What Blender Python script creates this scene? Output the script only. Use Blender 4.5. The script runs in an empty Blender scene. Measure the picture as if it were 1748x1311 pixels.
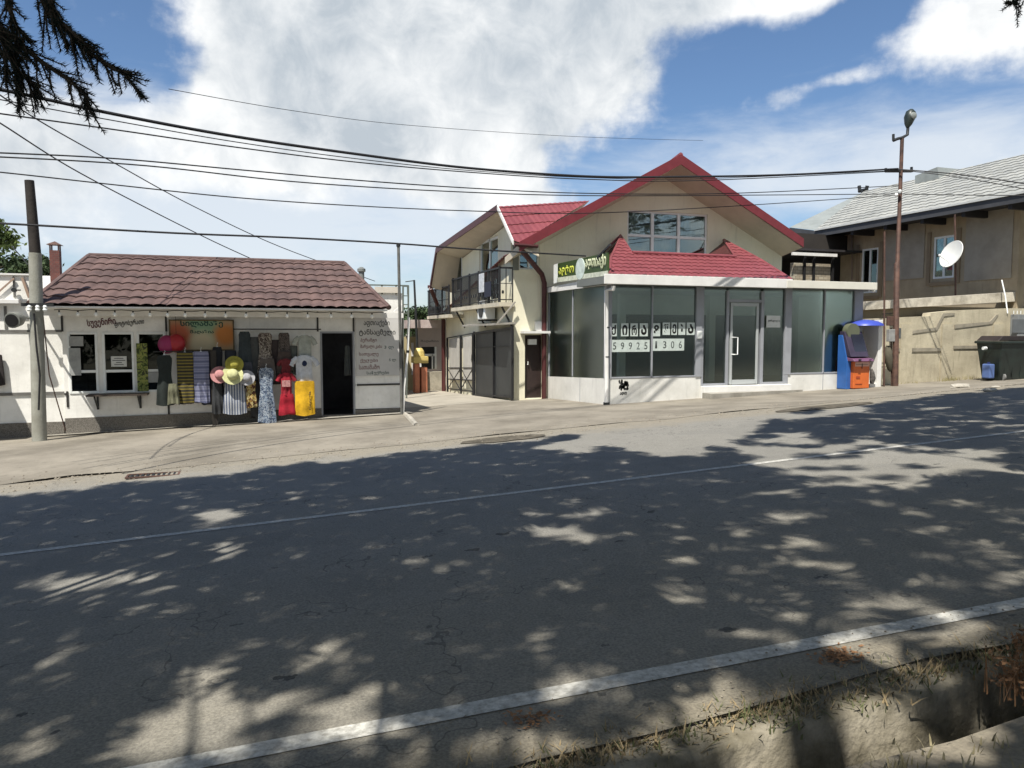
import bpy, bmesh, math, random
from mathutils import Vector, Matrix, noise
R = math.radians
S = bpy.context.scene
COL = S.collection
random.seed(7)

# ------------------------------------------------------------------ camera, sky, sun, exposure
F_PX, CX, CY, CAMZ = 1270.0, 874.0, 655.5, 1.6
PITCH, YAW = R(3.94), math.atan2(.330, .944)          # looks down a little, turned right of the street's normal
cam = bpy.data.cameras.new('camera'); camo = bpy.data.objects.new('camera', cam); COL.objects.link(camo)
cam.sensor_width = 36; cam.lens = F_PX/1748*36; cam.clip_start = .05; cam.clip_end = 3000
camo.location = (0, 0, CAMZ); camo.rotation_euler = (math.pi/2-PITCH, 0, -YAW)
S.camera = camo
FH = Vector((math.sin(YAW), math.cos(YAW), 0)); RT = Vector((math.cos(YAW), -math.sin(YAW), 0))
FW = FH*math.cos(PITCH) + Vector((0, 0, -math.sin(PITCH))); UPV = FH*math.sin(PITCH) + Vector((0, 0, math.cos(PITCH)))
def ray(px, py): return RT*((px-CX)/F_PX) + UPV*(-(py-CY)/F_PX) + FW
SUND = Vector((.38, .42, -1.0))                        # the way the sunlight travels
sun_el = math.atan2(1, math.hypot(.38, .42)); sun_az = math.atan2(-.38, -.42)   # towards the sun
sl = bpy.data.lights.new('sun', 'SUN'); sl.energy = 4.3; sl.angle = R(.55); sl.color = (1, .955, .87)
so = bpy.data.objects.new('sun', sl); COL.objects.link(so); so.rotation_euler = SUND.to_track_quat('-Z', 'Y').to_euler()
S.view_settings.view_transform = 'Standard'; S.view_settings.look = 'None'
S.view_settings.exposure = 0.72; S.view_settings.gamma = 1
S.cycles.max_bounces = 6; S.cycles.transparent_max_bounces = 16

W_ = bpy.data.worlds.new('World'); S.world = W_; W_.use_nodes = True
nt = W_.node_tree; nt.nodes.clear()
def N(t, **k):
    n = nt.nodes.new(t)
    for a, b in k.items():
        if a.startswith('i_'):
            n.inputs[int(a[2:])].default_value = b
        else: setattr(n, a, b)
    return n
def L(a, b): nt.links.new(a, b)
def M(op, a, b=None, clamp=False):
    n = N('ShaderNodeMath', operation=op, use_clamp=clamp)
    for i, v in enumerate((a, b)):
        if v is None: continue
        if isinstance(v, (int, float)): n.inputs[i].default_value = v
        else: L(v, n.inputs[i])
    return n.outputs[0]
sky = N('ShaderNodeTexSky', sky_type='NISHITA', sun_disc=False, sun_elevation=sun_el, sun_rotation=sun_az, air_density=1.0, dust_density=.5, ozone_density=2.5)
tc = N('ShaderNodeTexCoord'); sep = N('ShaderNodeSeparateXYZ'); L(tc.outputs['Generated'], sep.inputs[0])
az = M('ARCTAN2', sep.outputs[0], sep.outputs[1]); el = M('ARCSINE', sep.outputs[2])
comb = N('ShaderNodeCombineXYZ'); L(az, comb.inputs[0]); L(el, comb.inputs[1])
n1 = N('ShaderNodeTexNoise'); n1.inputs['Scale'].default_value = 7; n1.inputs['Detail'].default_value = 9; n1.inputs['Roughness'].default_value = .58
L(comb.outputs[0], n1.inputs['Vector'])
n3 = N('ShaderNodeTexNoise'); n3.inputs['Scale'].default_value = 2.2; n3.inputs['Detail'].default_value = 3
L(comb.outputs[0], n3.inputs['Vector'])
stretch = N('ShaderNodeVectorMath', operation='MULTIPLY'); L(comb.outputs[0], stretch.inputs[0]); stretch.inputs[1].default_value = (1.0, 3.2, 1)
n2 = N('ShaderNodeTexNoise'); n2.inputs['Scale'].default_value = 5.5; n2.inputs['Detail'].default_value = 8; n2.inputs['Roughness'].default_value = .6; n2.inputs['Distortion'].default_value = .3
L(stretch.outputs[0], n2.inputs['Vector'])
def azel(px, py):
    d = ray(px, py).normalized(); return math.atan2(d.x, d.y), math.asin(d.z)
def blobs(lst):
    out = None
    for px, py, rx, ry, w in lst:
        a, e = azel(px, py)
        v = N('ShaderNodeVectorMath', operation='SUBTRACT'); L(comb.outputs[0], v.inputs[0]); v.inputs[1].default_value = (a, e, 0)
        v2 = N('ShaderNodeVectorMath', operation='MULTIPLY'); L(v.outputs[0], v2.inputs[0]); v2.inputs[1].default_value = (F_PX/rx, F_PX/ry, 0)
        ln = N('ShaderNodeVectorMath', operation='LENGTH'); L(v2.outputs[0], ln.inputs[0])
        mr = N('ShaderNodeMapRange', interpolation_type='SMOOTHSTEP'); L(ln.outputs['Value'], mr.inputs[0])
        mr.inputs[1].default_value = 0; mr.inputs[2].default_value = 1.3; mr.inputs[3].default_value = w; mr.inputs[4].default_value = 0
        out = mr.outputs[0] if out is None else M('ADD', out, mr.outputs[0])
    return out
cum = blobs([(520, 60, 230, 190, .9), (450, 170, 170, 170, .7), (760, 60, 260, 210, .95), (800, 230, 280, 150, .8), (1010, 80, 230, 150, .8), (560, 260, 260, 110, .6), (620, -160, 420, 170, 1),
             (1130, -60, 330, 100, .8), (1330, -30, 230, 70, .7), (1690, 30, 150, 90, .7), (120, 265, 260, 80, .55), (1445, 132, 60, 22, .6), (1320, 165, 75, 36, .5),
             (870, 330, 150, 70, .6), (150, 190, 180, 40, .35), (-350, 260, 500, 300, .5), (2300, 150, 500, 260, .6), (1500, -420, 400, 130, .6)])
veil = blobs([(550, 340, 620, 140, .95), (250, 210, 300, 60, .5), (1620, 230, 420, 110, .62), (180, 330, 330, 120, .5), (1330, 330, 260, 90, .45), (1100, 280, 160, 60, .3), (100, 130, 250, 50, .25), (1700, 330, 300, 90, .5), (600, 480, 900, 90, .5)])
back = N('ShaderNodeMapRange', interpolation_type='SMOOTHSTEP'); L(sep.outputs[1], back.inputs[0]); back.inputs[1].default_value = -.05; back.inputs[2].default_value = -.4; back.inputs[4].default_value = .5  # added cloud bank behind the viewer, lifts ambient on shaded facades and road
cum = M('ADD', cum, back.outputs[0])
cs = M('ADD', M('ADD', cum, M('MULTIPLY', M('SUBTRACT', n1.outputs[0], .5), 1.7)), M('MULTIPLY', M('SUBTRACT', n2.outputs[0], .5), .5))
mc = N('ShaderNodeMapRange', interpolation_type='SMOOTHSTEP'); L(cs, mc.inputs[0]); mc.inputs[1].default_value = .27; mc.inputs[2].default_value = .74
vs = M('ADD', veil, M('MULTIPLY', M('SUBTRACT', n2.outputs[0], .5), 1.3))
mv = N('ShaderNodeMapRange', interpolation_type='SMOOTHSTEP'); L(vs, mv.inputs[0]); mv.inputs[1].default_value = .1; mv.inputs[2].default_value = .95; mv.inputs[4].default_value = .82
# cloud brightness: sunlit edges white, thick middles grey-blue
thick = N('ShaderNodeMapRange'); L(M('ADD', M('MULTIPLY', cum, .35), M('MULTIPLY', M('SUBTRACT', n3.outputs[0], .5), 2.2)), thick.inputs[0]); thick.inputs[1].default_value = -.1; thick.inputs[2].default_value = 1.1
n4 = N('ShaderNodeTexNoise'); n4.inputs['Scale'].default_value = 15; n4.inputs['Detail'].default_value = 8; n4.inputs['Roughness'].default_value = .62; n4.inputs['Distortion'].default_value = .6
L(comb.outputs[0], n4.inputs['Vector'])
cr = N('ShaderNodeValToRGB'); L(M('ADD', M('ADD', thick.outputs[0], M('MULTIPLY', M('SUBTRACT', n1.outputs[0], .5), -1.5)), M('MULTIPLY', M('SUBTRACT', n4.outputs[0], .5), -1.1)), cr.inputs[0])
cr.color_ramp.elements[0].position = .05; cr.color_ramp.elements[0].color = (.82, .83, .83, 1)
cr.color_ramp.elements[1].position = .80; cr.color_ramp.elements[1].color = (.42, .47, .52, 1)
sk = N('ShaderNodeVectorMath', operation='MULTIPLY'); L(sky.outputs[0], sk.inputs[0]); sk.inputs[1].default_value = (.078, .088, .098)
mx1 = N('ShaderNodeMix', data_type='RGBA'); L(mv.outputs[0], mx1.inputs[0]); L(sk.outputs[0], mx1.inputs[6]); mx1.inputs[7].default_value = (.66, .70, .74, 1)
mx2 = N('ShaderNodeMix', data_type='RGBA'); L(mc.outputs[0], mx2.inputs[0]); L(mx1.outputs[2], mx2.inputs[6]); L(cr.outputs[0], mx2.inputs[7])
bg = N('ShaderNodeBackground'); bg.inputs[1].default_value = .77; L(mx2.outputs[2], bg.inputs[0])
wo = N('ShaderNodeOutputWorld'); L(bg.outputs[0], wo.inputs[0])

# ------------------------------------------------------------------ helpers: ground height and points
def clampf(x, a, b): return max(a, min(b, x))
def sstep(a, b, x):
    t = clampf((x-a)/(b-a), 0, 1); return t*t*(3-2*t)
def G(u, n):
    u = clampf(u, -30, 40); n = clampf(n, -6, 45)
    zr = .0517*u - .034*n
    zs = -.64 + .03*(u+4.1) - .04*(n-18.5)
    return zr + (zs-zr)*sstep(10.5, 15.5, n)
def P(px, py, n=None, u=None, z=None):
    d = ray(px, py)
    if n is not None: t = n/d.y
    elif u is not None: t = u/d.x
    else: t = (z-CAMZ)/d.z
    return Vector((0, 0, CAMZ)) + d*t
def PG(px, py):
    d = ray(px, py); t = .5
    while t < 120:
        p = Vector((0, 0, CAMZ)) + d*t
        if p.z <= G(p.x, p.y): return Vector((p.x, p.y, G(p.x, p.y)))
        t += .01
    return p
def pix(p):
    v = p - Vector((0, 0, CAMZ)); f = v.dot(FW)
    if f <= .05: return None
    return CX + F_PX*v.dot(RT)/f, CY - F_PX*v.dot(UPV)/f

# ------------------------------------------------------------------ materials
MATS = {}
def srgb(r, g, b):
    f = lambda c: (c/255/12.92 if c/255 <= .04045 else ((c/255+.055)/1.055)**2.4)
    return (f(r), f(g), f(b))
def mat(name, col, rough=.7, var=.12, scale=1.5, bump=0.0, bscale=40, metal=0, spec=.4, col2=None, streak=0, coat=0, stain=0):
    if name in MATS: return MATS[name]
    m = bpy.data.materials.new(name); m.use_nodes = True; t = m.node_tree; b = t.nodes['Principled BSDF']
    b.inputs['Roughness'].default_value = rough; b.inputs['Metallic'].default_value = metal
    b.inputs['Specular IOR Level'].default_value = spec; b.inputs['Coat Weight'].default_value = coat
    tcn = t.nodes.new('ShaderNodeTexCoord'); tex = t.nodes.new('ShaderNodeTexNoise'); tex.inputs['Scale'].default_value = scale; tex.inputs['Detail'].default_value = 8
    tex.inputs['Roughness'].default_value = .65
    src = tcn.outputs['Object']
    if streak:
        mp = t.nodes.new('ShaderNodeMapping'); mp.inputs['Scale'].default_value = (1, 1, streak); t.links.new(src, mp.inputs[0]); t.links.new(mp.outputs[0], tex.inputs['Vector'])
    else: t.links.new(src, tex.inputs['Vector'])
    rp = t.nodes.new('ShaderNodeValToRGB'); t.links.new(tex.outputs[0], rp.inputs[0])
    c = Vector(col); c2 = Vector(col2) if col2 else c*(1-var*1.6)
    rp.color_ramp.elements[0].position = .33; rp.color_ramp.elements[0].color = (*c2, 1)
    rp.color_ramp.elements[1].position = .62; rp.color_ramp.elements[1].color = (*(c*(1+var*.35)), 1)
    out_c = rp.outputs[0]
    if stain:        # rain runs and grime with their own outlines
        mp = t.nodes.new('ShaderNodeMapping'); mp.inputs['Scale'].default_value = (5, 5, .45); t.links.new(src, mp.inputs[0])
        sn = t.nodes.new('ShaderNodeTexNoise'); sn.inputs['Scale'].default_value = 1.4; sn.inputs['Detail'].default_value = 7; sn.inputs['Roughness'].default_value = .7; t.links.new(mp.outputs[0], sn.inputs['Vector'])
        sr = t.nodes.new('ShaderNodeMapRange'); t.links.new(sn.outputs[0], sr.inputs[0]); sr.inputs[1].default_value = .54; sr.inputs[2].default_value = .74; sr.inputs[3].default_value = 0; sr.inputs[4].default_value = stain
        g2 = t.nodes.new('ShaderNodeTexNoise'); g2.inputs['Scale'].default_value = 14; g2.inputs['Detail'].default_value = 6; t.links.new(src, g2.inputs['Vector'])
        gr = t.nodes.new('ShaderNodeMapRange'); t.links.new(g2.outputs[0], gr.inputs[0]); gr.inputs[1].default_value = .62; gr.inputs[2].default_value = .72; gr.inputs[3].default_value = 0; gr.inputs[4].default_value = stain*.5
        ad = t.nodes.new('ShaderNodeMath'); ad.operation = 'MAXIMUM'; t.links.new(sr.outputs[0], ad.inputs[0]); t.links.new(gr.outputs[0], ad.inputs[1])
        mxs = t.nodes.new('ShaderNodeMix'); mxs.data_type = 'RGBA'; t.links.new(ad.outputs[0], mxs.inputs[0]); t.links.new(out_c, mxs.inputs[6]); mxs.inputs[7].default_value = (*(c*.42), 1); out_c = mxs.outputs[2]
    t.links.new(out_c, b.inputs['Base Color'])
    if bump:
        n = t.nodes.new('ShaderNodeTexNoise'); n.inputs['Scale'].default_value = bscale; n.inputs['Detail'].default_value = 5
        t.links.new(src, n.inputs['Vector']); bp = t.nodes.new('ShaderNodeBump'); bp.inputs['Strength'].default_value = bump; bp.inputs['Distance'].default_value = .02
        t.links.new(n.outputs[0], bp.inputs['Height']); t.links.new(bp.outputs[0], b.inputs['Normal'])
    MATS[name] = m; return m
def stripes(name, cols, freq, axis='Z', rough=.9, distort=.6):
    m = bpy.data.materials.new(name); m.use_nodes = True; t = m.node_tree; b = t.nodes['Principled BSDF']; b.inputs['Roughness'].default_value = rough
    tcn = t.nodes.new('ShaderNodeTexCoord'); w = t.nodes.new('ShaderNodeTexWave'); w.wave_type = 'BANDS'; w.bands_direction = axis
    w.inputs['Scale'].default_value = freq; w.inputs['Distortion'].default_value = distort; w.inputs['Detail'].default_value = 1
    t.links.new(tcn.outputs['Object'], w.inputs['Vector']); rp = t.nodes.new('ShaderNodeValToRGB'); rp.color_ramp.interpolation = 'CONSTANT'
    t.links.new(w.outputs['Fac'], rp.inputs[0])
    els = rp.color_ramp.elements
    els[0].position = 0; els[0].color = (*cols[0], 1); els[1].position = 1/len(cols); els[1].color = (*cols[1], 1)
    for i in range(2, len(cols)):
        e = els.new(i/len(cols)); e.color = (*cols[i], 1)
    t.links.new(rp.outputs[0], b.inputs['Base Color']); return m
def floral(name, cols, scale=18, rough=.9):
    m = bpy.data.materials.new(name); m.use_nodes = True; t = m.node_tree; b = t.nodes['Principled BSDF']; b.inputs['Roughness'].default_value = rough
    tcn = t.nodes.new('ShaderNodeTexCoord'); v = t.nodes.new('ShaderNodeTexNoise'); v.inputs['Scale'].default_value = scale; v.inputs['Detail'].default_value = 1.5; v.inputs['Distortion'].default_value = 1.2
    t.links.new(tcn.outputs['Object'], v.inputs['Vector']); rp = t.nodes.new('ShaderNodeValToRGB'); rp.color_ramp.interpolation = 'CONSTANT'
    t.links.new(v.outputs[0], rp.inputs[0]); els = rp.color_ramp.elements
    pos = [0]+[.38+.26*i/(len(cols)-1) for i in range(len(cols)-1)]
    els[0].position = 0; els[0].color = (*cols[0], 1); els[1].position = pos[1]; els[1].color = (*cols[1], 1)
    for i in range(2, len(cols)):
        e = els.new(pos[i]); e.color = (*cols[i], 1)
    t.links.new(rp.outputs[0], b.inputs['Base Color']); return m
def glass(name, tint=(.75, .85, .8), refl=.12, rough=.02):
    m = bpy.data.materials.new(name); m.use_nodes = True; t = m.node_tree; t.nodes.clear()
    o = t.nodes.new('ShaderNodeOutputMaterial'); mx = t.nodes.new('ShaderNodeMixShader'); tr = t.nodes.new('ShaderNodeBsdfTransparent'); gl = t.nodes.new('ShaderNodeBsdfGlossy')
    tr.inputs[0].default_value = (*tint, 1); gl.inputs['Roughness'].default_value = rough; gl.inputs[0].default_value = (.92, 1, .96, 1)
    fr = t.nodes.new('ShaderNodeFresnel'); fr.inputs[0].default_value = 1.5; a = t.nodes.new('ShaderNodeMath'); a.operation = 'ADD'; a.use_clamp = True; a.inputs[1].default_value = refl
    tcn = t.nodes.new('ShaderNodeTexCoord'); ns = t.nodes.new('ShaderNodeTexNoise'); ns.inputs['Scale'].default_value = 1.3; bp = t.nodes.new('ShaderNodeBump'); bp.inputs['Strength'].default_value = .05; bp.inputs['Distance'].default_value = .05
    t.links.new(tcn.outputs['Object'], ns.inputs['Vector']); t.links.new(ns.outputs[0], bp.inputs['Height']); t.links.new(bp.outputs[0], gl.inputs['Normal'])
    t.links.new(fr.outputs[0], a.inputs[0]); t.links.new(a.outputs[0], mx.inputs[0]); t.links.new(tr.outputs[0], mx.inputs[1]); t.links.new(gl.outputs[0], mx.inputs[2]); t.links.new(mx.outputs[0], o.inputs[0])
    return m

# ------------------------------------------------------------------ mesh builder
class MB:
    def __init__(s): s.v = []; s.f = []
    def add(s, vs, fs):
        o = len(s.v); s.v += [Vector(v) for v in vs]; s.f += [tuple(i+o for i in f) for f in fs]; return s
    def box(s, x0, x1, y0, y1, z0, z1):
        if x0 > x1: x0, x1 = x1, x0
        if y0 > y1: y0, y1 = y1, y0
        if z0 > z1: z0, z1 = z1, z0
        return s.add([(x, y, z) for z in (z0, z1) for y in (y0, y1) for x in (x0, x1)],
                     [(0, 2, 3, 1), (4, 5, 7, 6), (0, 1, 5, 4), (2, 6, 7, 3), (0, 4, 6, 2), (1, 3, 7, 5)])
    def bar(s, a, b, w, h=None, up=(0, 0, 1)):
        a = Vector(a); b = Vector(b); h = h or w; d = (b-a).normalized(); up = Vector(up)
        if abs(d.dot(up)) > .98: up = Vector((0, 1, 0))
        x = d.cross(up).normalized()*w/2; y = x.cross(d).normalized()*h/2
        return s.add([p+i*x+j*y for p in (a, b) for j in (-1, 1) for i in (-1, 1)],
                     [(0, 1, 3, 2), (4, 6, 7, 5), (0, 4, 5, 1), (2, 3, 7, 6), (0, 2, 6, 4), (1, 5, 7, 3)])
    def tube(s, pts, r, seg=8, cap=True):
        pts = [Vector(p) for p in pts]; rs = r if isinstance(r, (list, tuple)) else [r]*len(pts)
        vs = []; fs = []
        pu = None
        for i, p in enumerate(pts):
            d = (pts[min(i+1, len(pts)-1)]-pts[max(i-1, 0)]).normalized()
            if pu is None: pu = Vector((0, 0, 1)) if abs(d.z) < .9 else Vector((0, 1, 0))
            x = d.cross(pu).normalized(); y = x.cross(d).normalized(); pu = y
            for k in range(seg):
                a = 2*math.pi*k/seg; vs.append(p+(x*math.cos(a)+y*math.sin(a))*rs[i])
        for i in range(len(pts)-1):
            for k in range(seg):
                k2 = (k+1) % seg; fs.append((i*seg+k, i*seg+k2, (i+1)*seg+k2, (i+1)*seg+k))
        if cap: fs += [tuple(range(seg))[::-1], tuple((len(pts)-1)*seg+k for k in range(seg))]
        return s.add(vs, fs)
    def prism(s, pts, vec):
        n = len(pts); vec = Vector(vec); pts = [Vector(p) for p in pts]
        return s.add(pts+[p+vec for p in pts], [tuple(range(n)), tuple(range(n, 2*n))[::-1]]+[(i, i+n, (i+1) % n+n, (i+1) % n) for i in range(n)])
    def ball(s, c, r, seg=14, rings=9):
        c = Vector(c); r = Vector(r) if not isinstance(r, (int, float)) else Vector((r, r, r)); vs = []; fs = []
        for i in range(rings+1):
            th = math.pi*i/rings
            for k in range(seg):
                a = 2*math.pi*k/seg; vs.append(c+Vector((r.x*math.sin(th)*math.cos(a), r.y*math.sin(th)*math.sin(a), r.z*math.cos(th))))
        for i in range(rings):
            for k in range(seg): fs.append((i*seg+k, (i+1)*seg+k, (i+1)*seg+(k+1) % seg, i*seg+(k+1) % seg))
        return s.add(vs, fs)
    def lathe(s, c, prof, seg=20, axis=(0, 0, 1)):
        c = Vector(c); q = Vector((0, 0, 1)).rotation_difference(Vector(axis).normalized()); vs = []; fs = []
        for r, h in prof:
            for k in range(seg):
                a = 2*math.pi*k/seg; vs.append(c+q @ Vector((r*math.cos(a), r*math.sin(a), h)))
        for i in range(len(prof)-1):
            for k in range(seg): fs.append((i*seg+k, i*seg+(k+1) % seg, (i+1)*seg+(k+1) % seg, (i+1)*seg+k))
        fs += [tuple(range(seg))[::-1], tuple((len(prof)-1)*seg+k for k in range(seg))]
        return s.add(vs, fs)
def rloc(o):
    l = Vector((0, 0, 0))
    while o is not None: l += o.location; o = o.parent
    return l
def build(name, mb, m, parent=None, bevel=0, smooth=False, fix=True, loc=None):
    off = rloc(parent) if parent else Vector((0, 0, 0))
    me = bpy.data.meshes.new(name); me.from_pydata([v-off for v in mb.v], [], mb.f); me.update()
    if fix:
        bm = bmesh.new(); bm.from_mesh(me); bmesh.ops.remove_doubles(bm, verts=bm.verts, dist=1e-5); bmesh.ops.recalc_face_normals(bm, faces=bm.faces); bm.to_mesh(me); bm.free()
    me.materials.append(m)
    if smooth:
        for p in me.polygons: p.use_smooth = True
        try: me.set_sharp_from_angle(angle=R(45))
        except Exception: pass
    o = bpy.data.objects.new(name, me); COL.objects.link(o)
    if parent: o.parent = parent
    elif loc is not None: o.location = loc
    if bevel:
        b = o.modifiers.new('bevel', 'BEVEL'); b.width = bevel; b.segments = 2; b.limit_method = 'ANGLE'
    return o
def tag(o, label=None, cat=None, group=None, kind=None):
    if label: o['label'] = label
    if cat: o['category'] = cat
    if group: o['group'] = group
    if kind: o['kind'] = kind
    return o
def thing(name, loc, label, cat, group=None):
    o = bpy.data.objects.new(name, None); o.empty_display_size = .2; COL.objects.link(o); o.location = Vector(loc); return tag(o, label, cat, group)
def text(name, s, m, parent, org, right, up, w=None, h=None, depth=.006, shear=0, bold=0, fit=True, loc=None):
    cu = bpy.data.curves.new('t', 'FONT'); cu.body = s; cu.extrude = 0; cu.offset = bold; cu.shear = shear; cu.resolution_u = 3
    to = bpy.data.objects.new('t', cu); COL.objects.link(to)
    dg = bpy.context.evaluated_depsgraph_get(); me = bpy.data.meshes.new_from_object(to.evaluated_get(dg))
    bpy.data.objects.remove(to)
    xs = [v.co.x for v in me.vertices]; ys = [v.co.y for v in me.vertices]
    if not xs: return None
    x0, x1, y0, y1 = min(xs), max(xs), min(ys), max(ys)
    right = Vector(right).normalized(); up = Vector(up).normalized(); nn = right.cross(up).normalized(); org = Vector(org)
    sx = (w/(x1-x0)) if w else (h/(y1-y0)); sy = (h/(y1-y0)) if h else sx
    off = rloc(parent) if parent else Vector((0, 0, 0))
    for v in me.vertices: v.co = org + right*((v.co.x-x0)*sx) + up*((v.co.y-y0)*sy) - off
    bm = bmesh.new(); bm.from_mesh(me)
    r = bmesh.ops.extrude_face_region(bm, geom=bm.faces[:]); bmesh.ops.translate(bm, vec=nn*depth, verts=[g for g in r['geom'] if isinstance(g, bmesh.types.BMVert)])
    bm.to_mesh(me); bm.free(); me.name = name; me.materials.clear(); me.materials.append(m)
    o = bpy.data.objects.new(name, me); COL.objects.link(o)
    if parent: o.parent = parent
    return o
def wall(axis, plane, thick, a0, a1, z0, z1, holes=(), clips=(), mb=None):
    """a wall on plane x=.. or y=.. with rectangular openings; clips = list of (co, no) planes keeping the side against no"""
    A = sorted({a0, a1, *[h[0] for h in holes], *[h[1] for h in holes]}); Z = sorted({z0, z1, *[h[2] for h in holes], *[h[3] for h in holes]})
    A = [a for a in A if a0-1e-6 <= a <= a1+1e-6]; Z = [z for z in Z if z0-1e-6 <= z <= z1+1e-6]
    bm = bmesh.new(); vd = {}
    def V(a, z):
        k = (round(a, 5), round(z, 5))
        if k not in vd: vd[k] = bm.verts.new((plane, a, z) if axis == 'x' else (a, plane, z))
        return vd[k]
    for i in range(len(A)-1):
        for j in range(len(Z)-1):
            ca = (A[i]+A[i+1])/2; cz = (Z[j]+Z[j+1])/2
            if any(h[0] < ca < h[1] and h[2] < cz < h[3] for h in holes): continue
            bm.faces.new((V(A[i], Z[j]), V(A[i+1], Z[j]), V(A[i+1], Z[j+1]), V(A[i], Z[j+1])))
    for co, no in clips: bmesh.ops.bisect_plane(bm, geom=bm.verts[:]+bm.edges[:]+bm.faces[:], plane_co=co, plane_no=no, clear_outer=True)
    r = bmesh.ops.extrude_face_region(bm, geom=bm.faces[:])
    vec = (thick, 0, 0) if axis == 'x' else (0, thick, 0)
    bmesh.ops.translate(bm, vec=vec, verts=[g for g in r['geom'] if isinstance(g, bmesh.types.BMVert)])
    mb = mb or MB(); bm.verts.index_update()
    mb.add([v.co.copy() for v in bm.verts], [tuple(v.index for v in f.verts) for f in bm.faces]); bm.free(); return mb
def tiles(poly, base_a, base_b, mb=None, period=.21, course=.35, wave=.022, step=.02, thick=.02):
    """pressed metal roof tiles over a planar convex polygon; base_a -> base_b is the eave direction"""
    poly = [Vector(p) for p in poly]; s = (Vector(base_b)-Vector(base_a)).normalized()
    nn = (poly[1]-poly[0]).cross(poly[2]-poly[0]).normalized()
    if nn.z < 0: nn = -nn
    t = nn.cross(s).normalized()
    if t.z < 0: t = -t
    o = Vector(base_a); S_ = [(p-o).dot(s) for p in poly]; T_ = [(p-o).dot(t) for p in poly]
    s0, s1, t0, t1 = min(S_), max(S_), min(T_), max(T_)
    du = period/6; ns = int((s1-s0)/du)+1; bm = bmesh.new(); rows = []
    k = 0
    while t0+k*course < t1:
        rows += [(t0+k*course+.002, step), (t0+min((k+1)*course, t1-t0+.001)-.0, 0.0)]; k += 1
    prev = None
    for (tt, hh) in rows:
        row = []
        for i in range(ns+1):
            ss = s0+i*du; w = abs(math.sin(math.pi*ss/period))**.8*wave
            row.append(bm.verts.new(o+s*ss+t*tt+nn*(hh+w)))
        if prev:
            for i in range(ns): bm.faces.new((prev[i], prev[i+1], row[i+1], row[i]))
        prev = row
    c = sum(poly, Vector())/len(poly)
    for i in range(len(poly)):
        a = poly[i]; b = poly[(i+1) % len(poly)]; e = (b-a).normalized(); no = e.cross(nn)
        if (c-a).dot(no) > 0: no = -no
        bmesh.ops.bisect_plane(bm, geom=bm.verts[:]+bm.edges[:]+bm.faces[:], plane_co=a, plane_no=no, clear_outer=True)
    mb = mb or MB(); bm.verts.index_update()
    mb.add([v.co.copy() for v in bm.verts], [tuple(v.index for v in f.verts) for f in bm.faces]); bm.free()
    return mb
def slab(pts, th):      # a thin closed slab under a polygon
    m = MB(); return m.prism(pts, (0, 0, -th))

# ------------------------------------------------------------------ common materials
white = mat('white_paint', (.82, .81, .77), .55, .12, 2.2, .12, 30, col2=(.70, .69, .65), stain=.4)
white2 = mat('white_trim', (.74, .73, .70), .45, .07, 3)
pvc = mat('white_plastic_frame', (.80, .82, .80), .35, .05, 3)
greyp = mat('lilac_grey_frame', (.30, .31, .335), .45, .08, 3)
cream = mat('cream_render', (.80, .765, .60), .85, .07, .8, .25, 60, col2=(.73, .69, .53), stain=.35)
soffit = mat('beige_soffit', (.56, .49, .38), .7, .08, 2, streak=.3)
dark = mat('dark_metal', (.022, .024, .025), .5, .2, 6)
blackm = mat('black_void', (.008, .008, .009), .9, .2, 4)
redt = mat('red_roof_metal', (.225, .058, .066), .42, .14, 2.5, .05, 30, spec=.5)
redf = mat('red_fascia', (.17, .028, .036), .45, .12, 3)
brown = mat('brown_gutter', (.075, .022, .022), .45, .15, 3)
mauve = mat('faded_mauve_tiles', (.135, .088, .079), .8, .18, 1.6, .15, 25, col2=(.078, .054, .051), stain=.6, spec=.2)
concrete = mat('concrete', (.33, .31, .27), .9, .16, 2.5, .3, 40, col2=(.21, .195, .165))
plinthm = mat('pebble_plinth', (.20, .185, .16), .95, .5, 55, .8, 55, col2=(.07, .062, .055))
rust = mat('rusty_steel', (.115, .062, .045), .75, .25, 5, .1, 50, col2=(.05, .03, .025))
wirem = mat('black_cable', (.014, .014, .016), .6, .1, 5)
ironm = mat('wrought_iron', (.018, .018, .02), .55, .2, 6)
winm = glass('shop_glass', (.80, .84, .81), .03, .2)
skyg = glass('house_glass', (.7, .75, .75), .12)
darkg = glass('dark_glass', (.22, .25, .26), .0)

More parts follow.
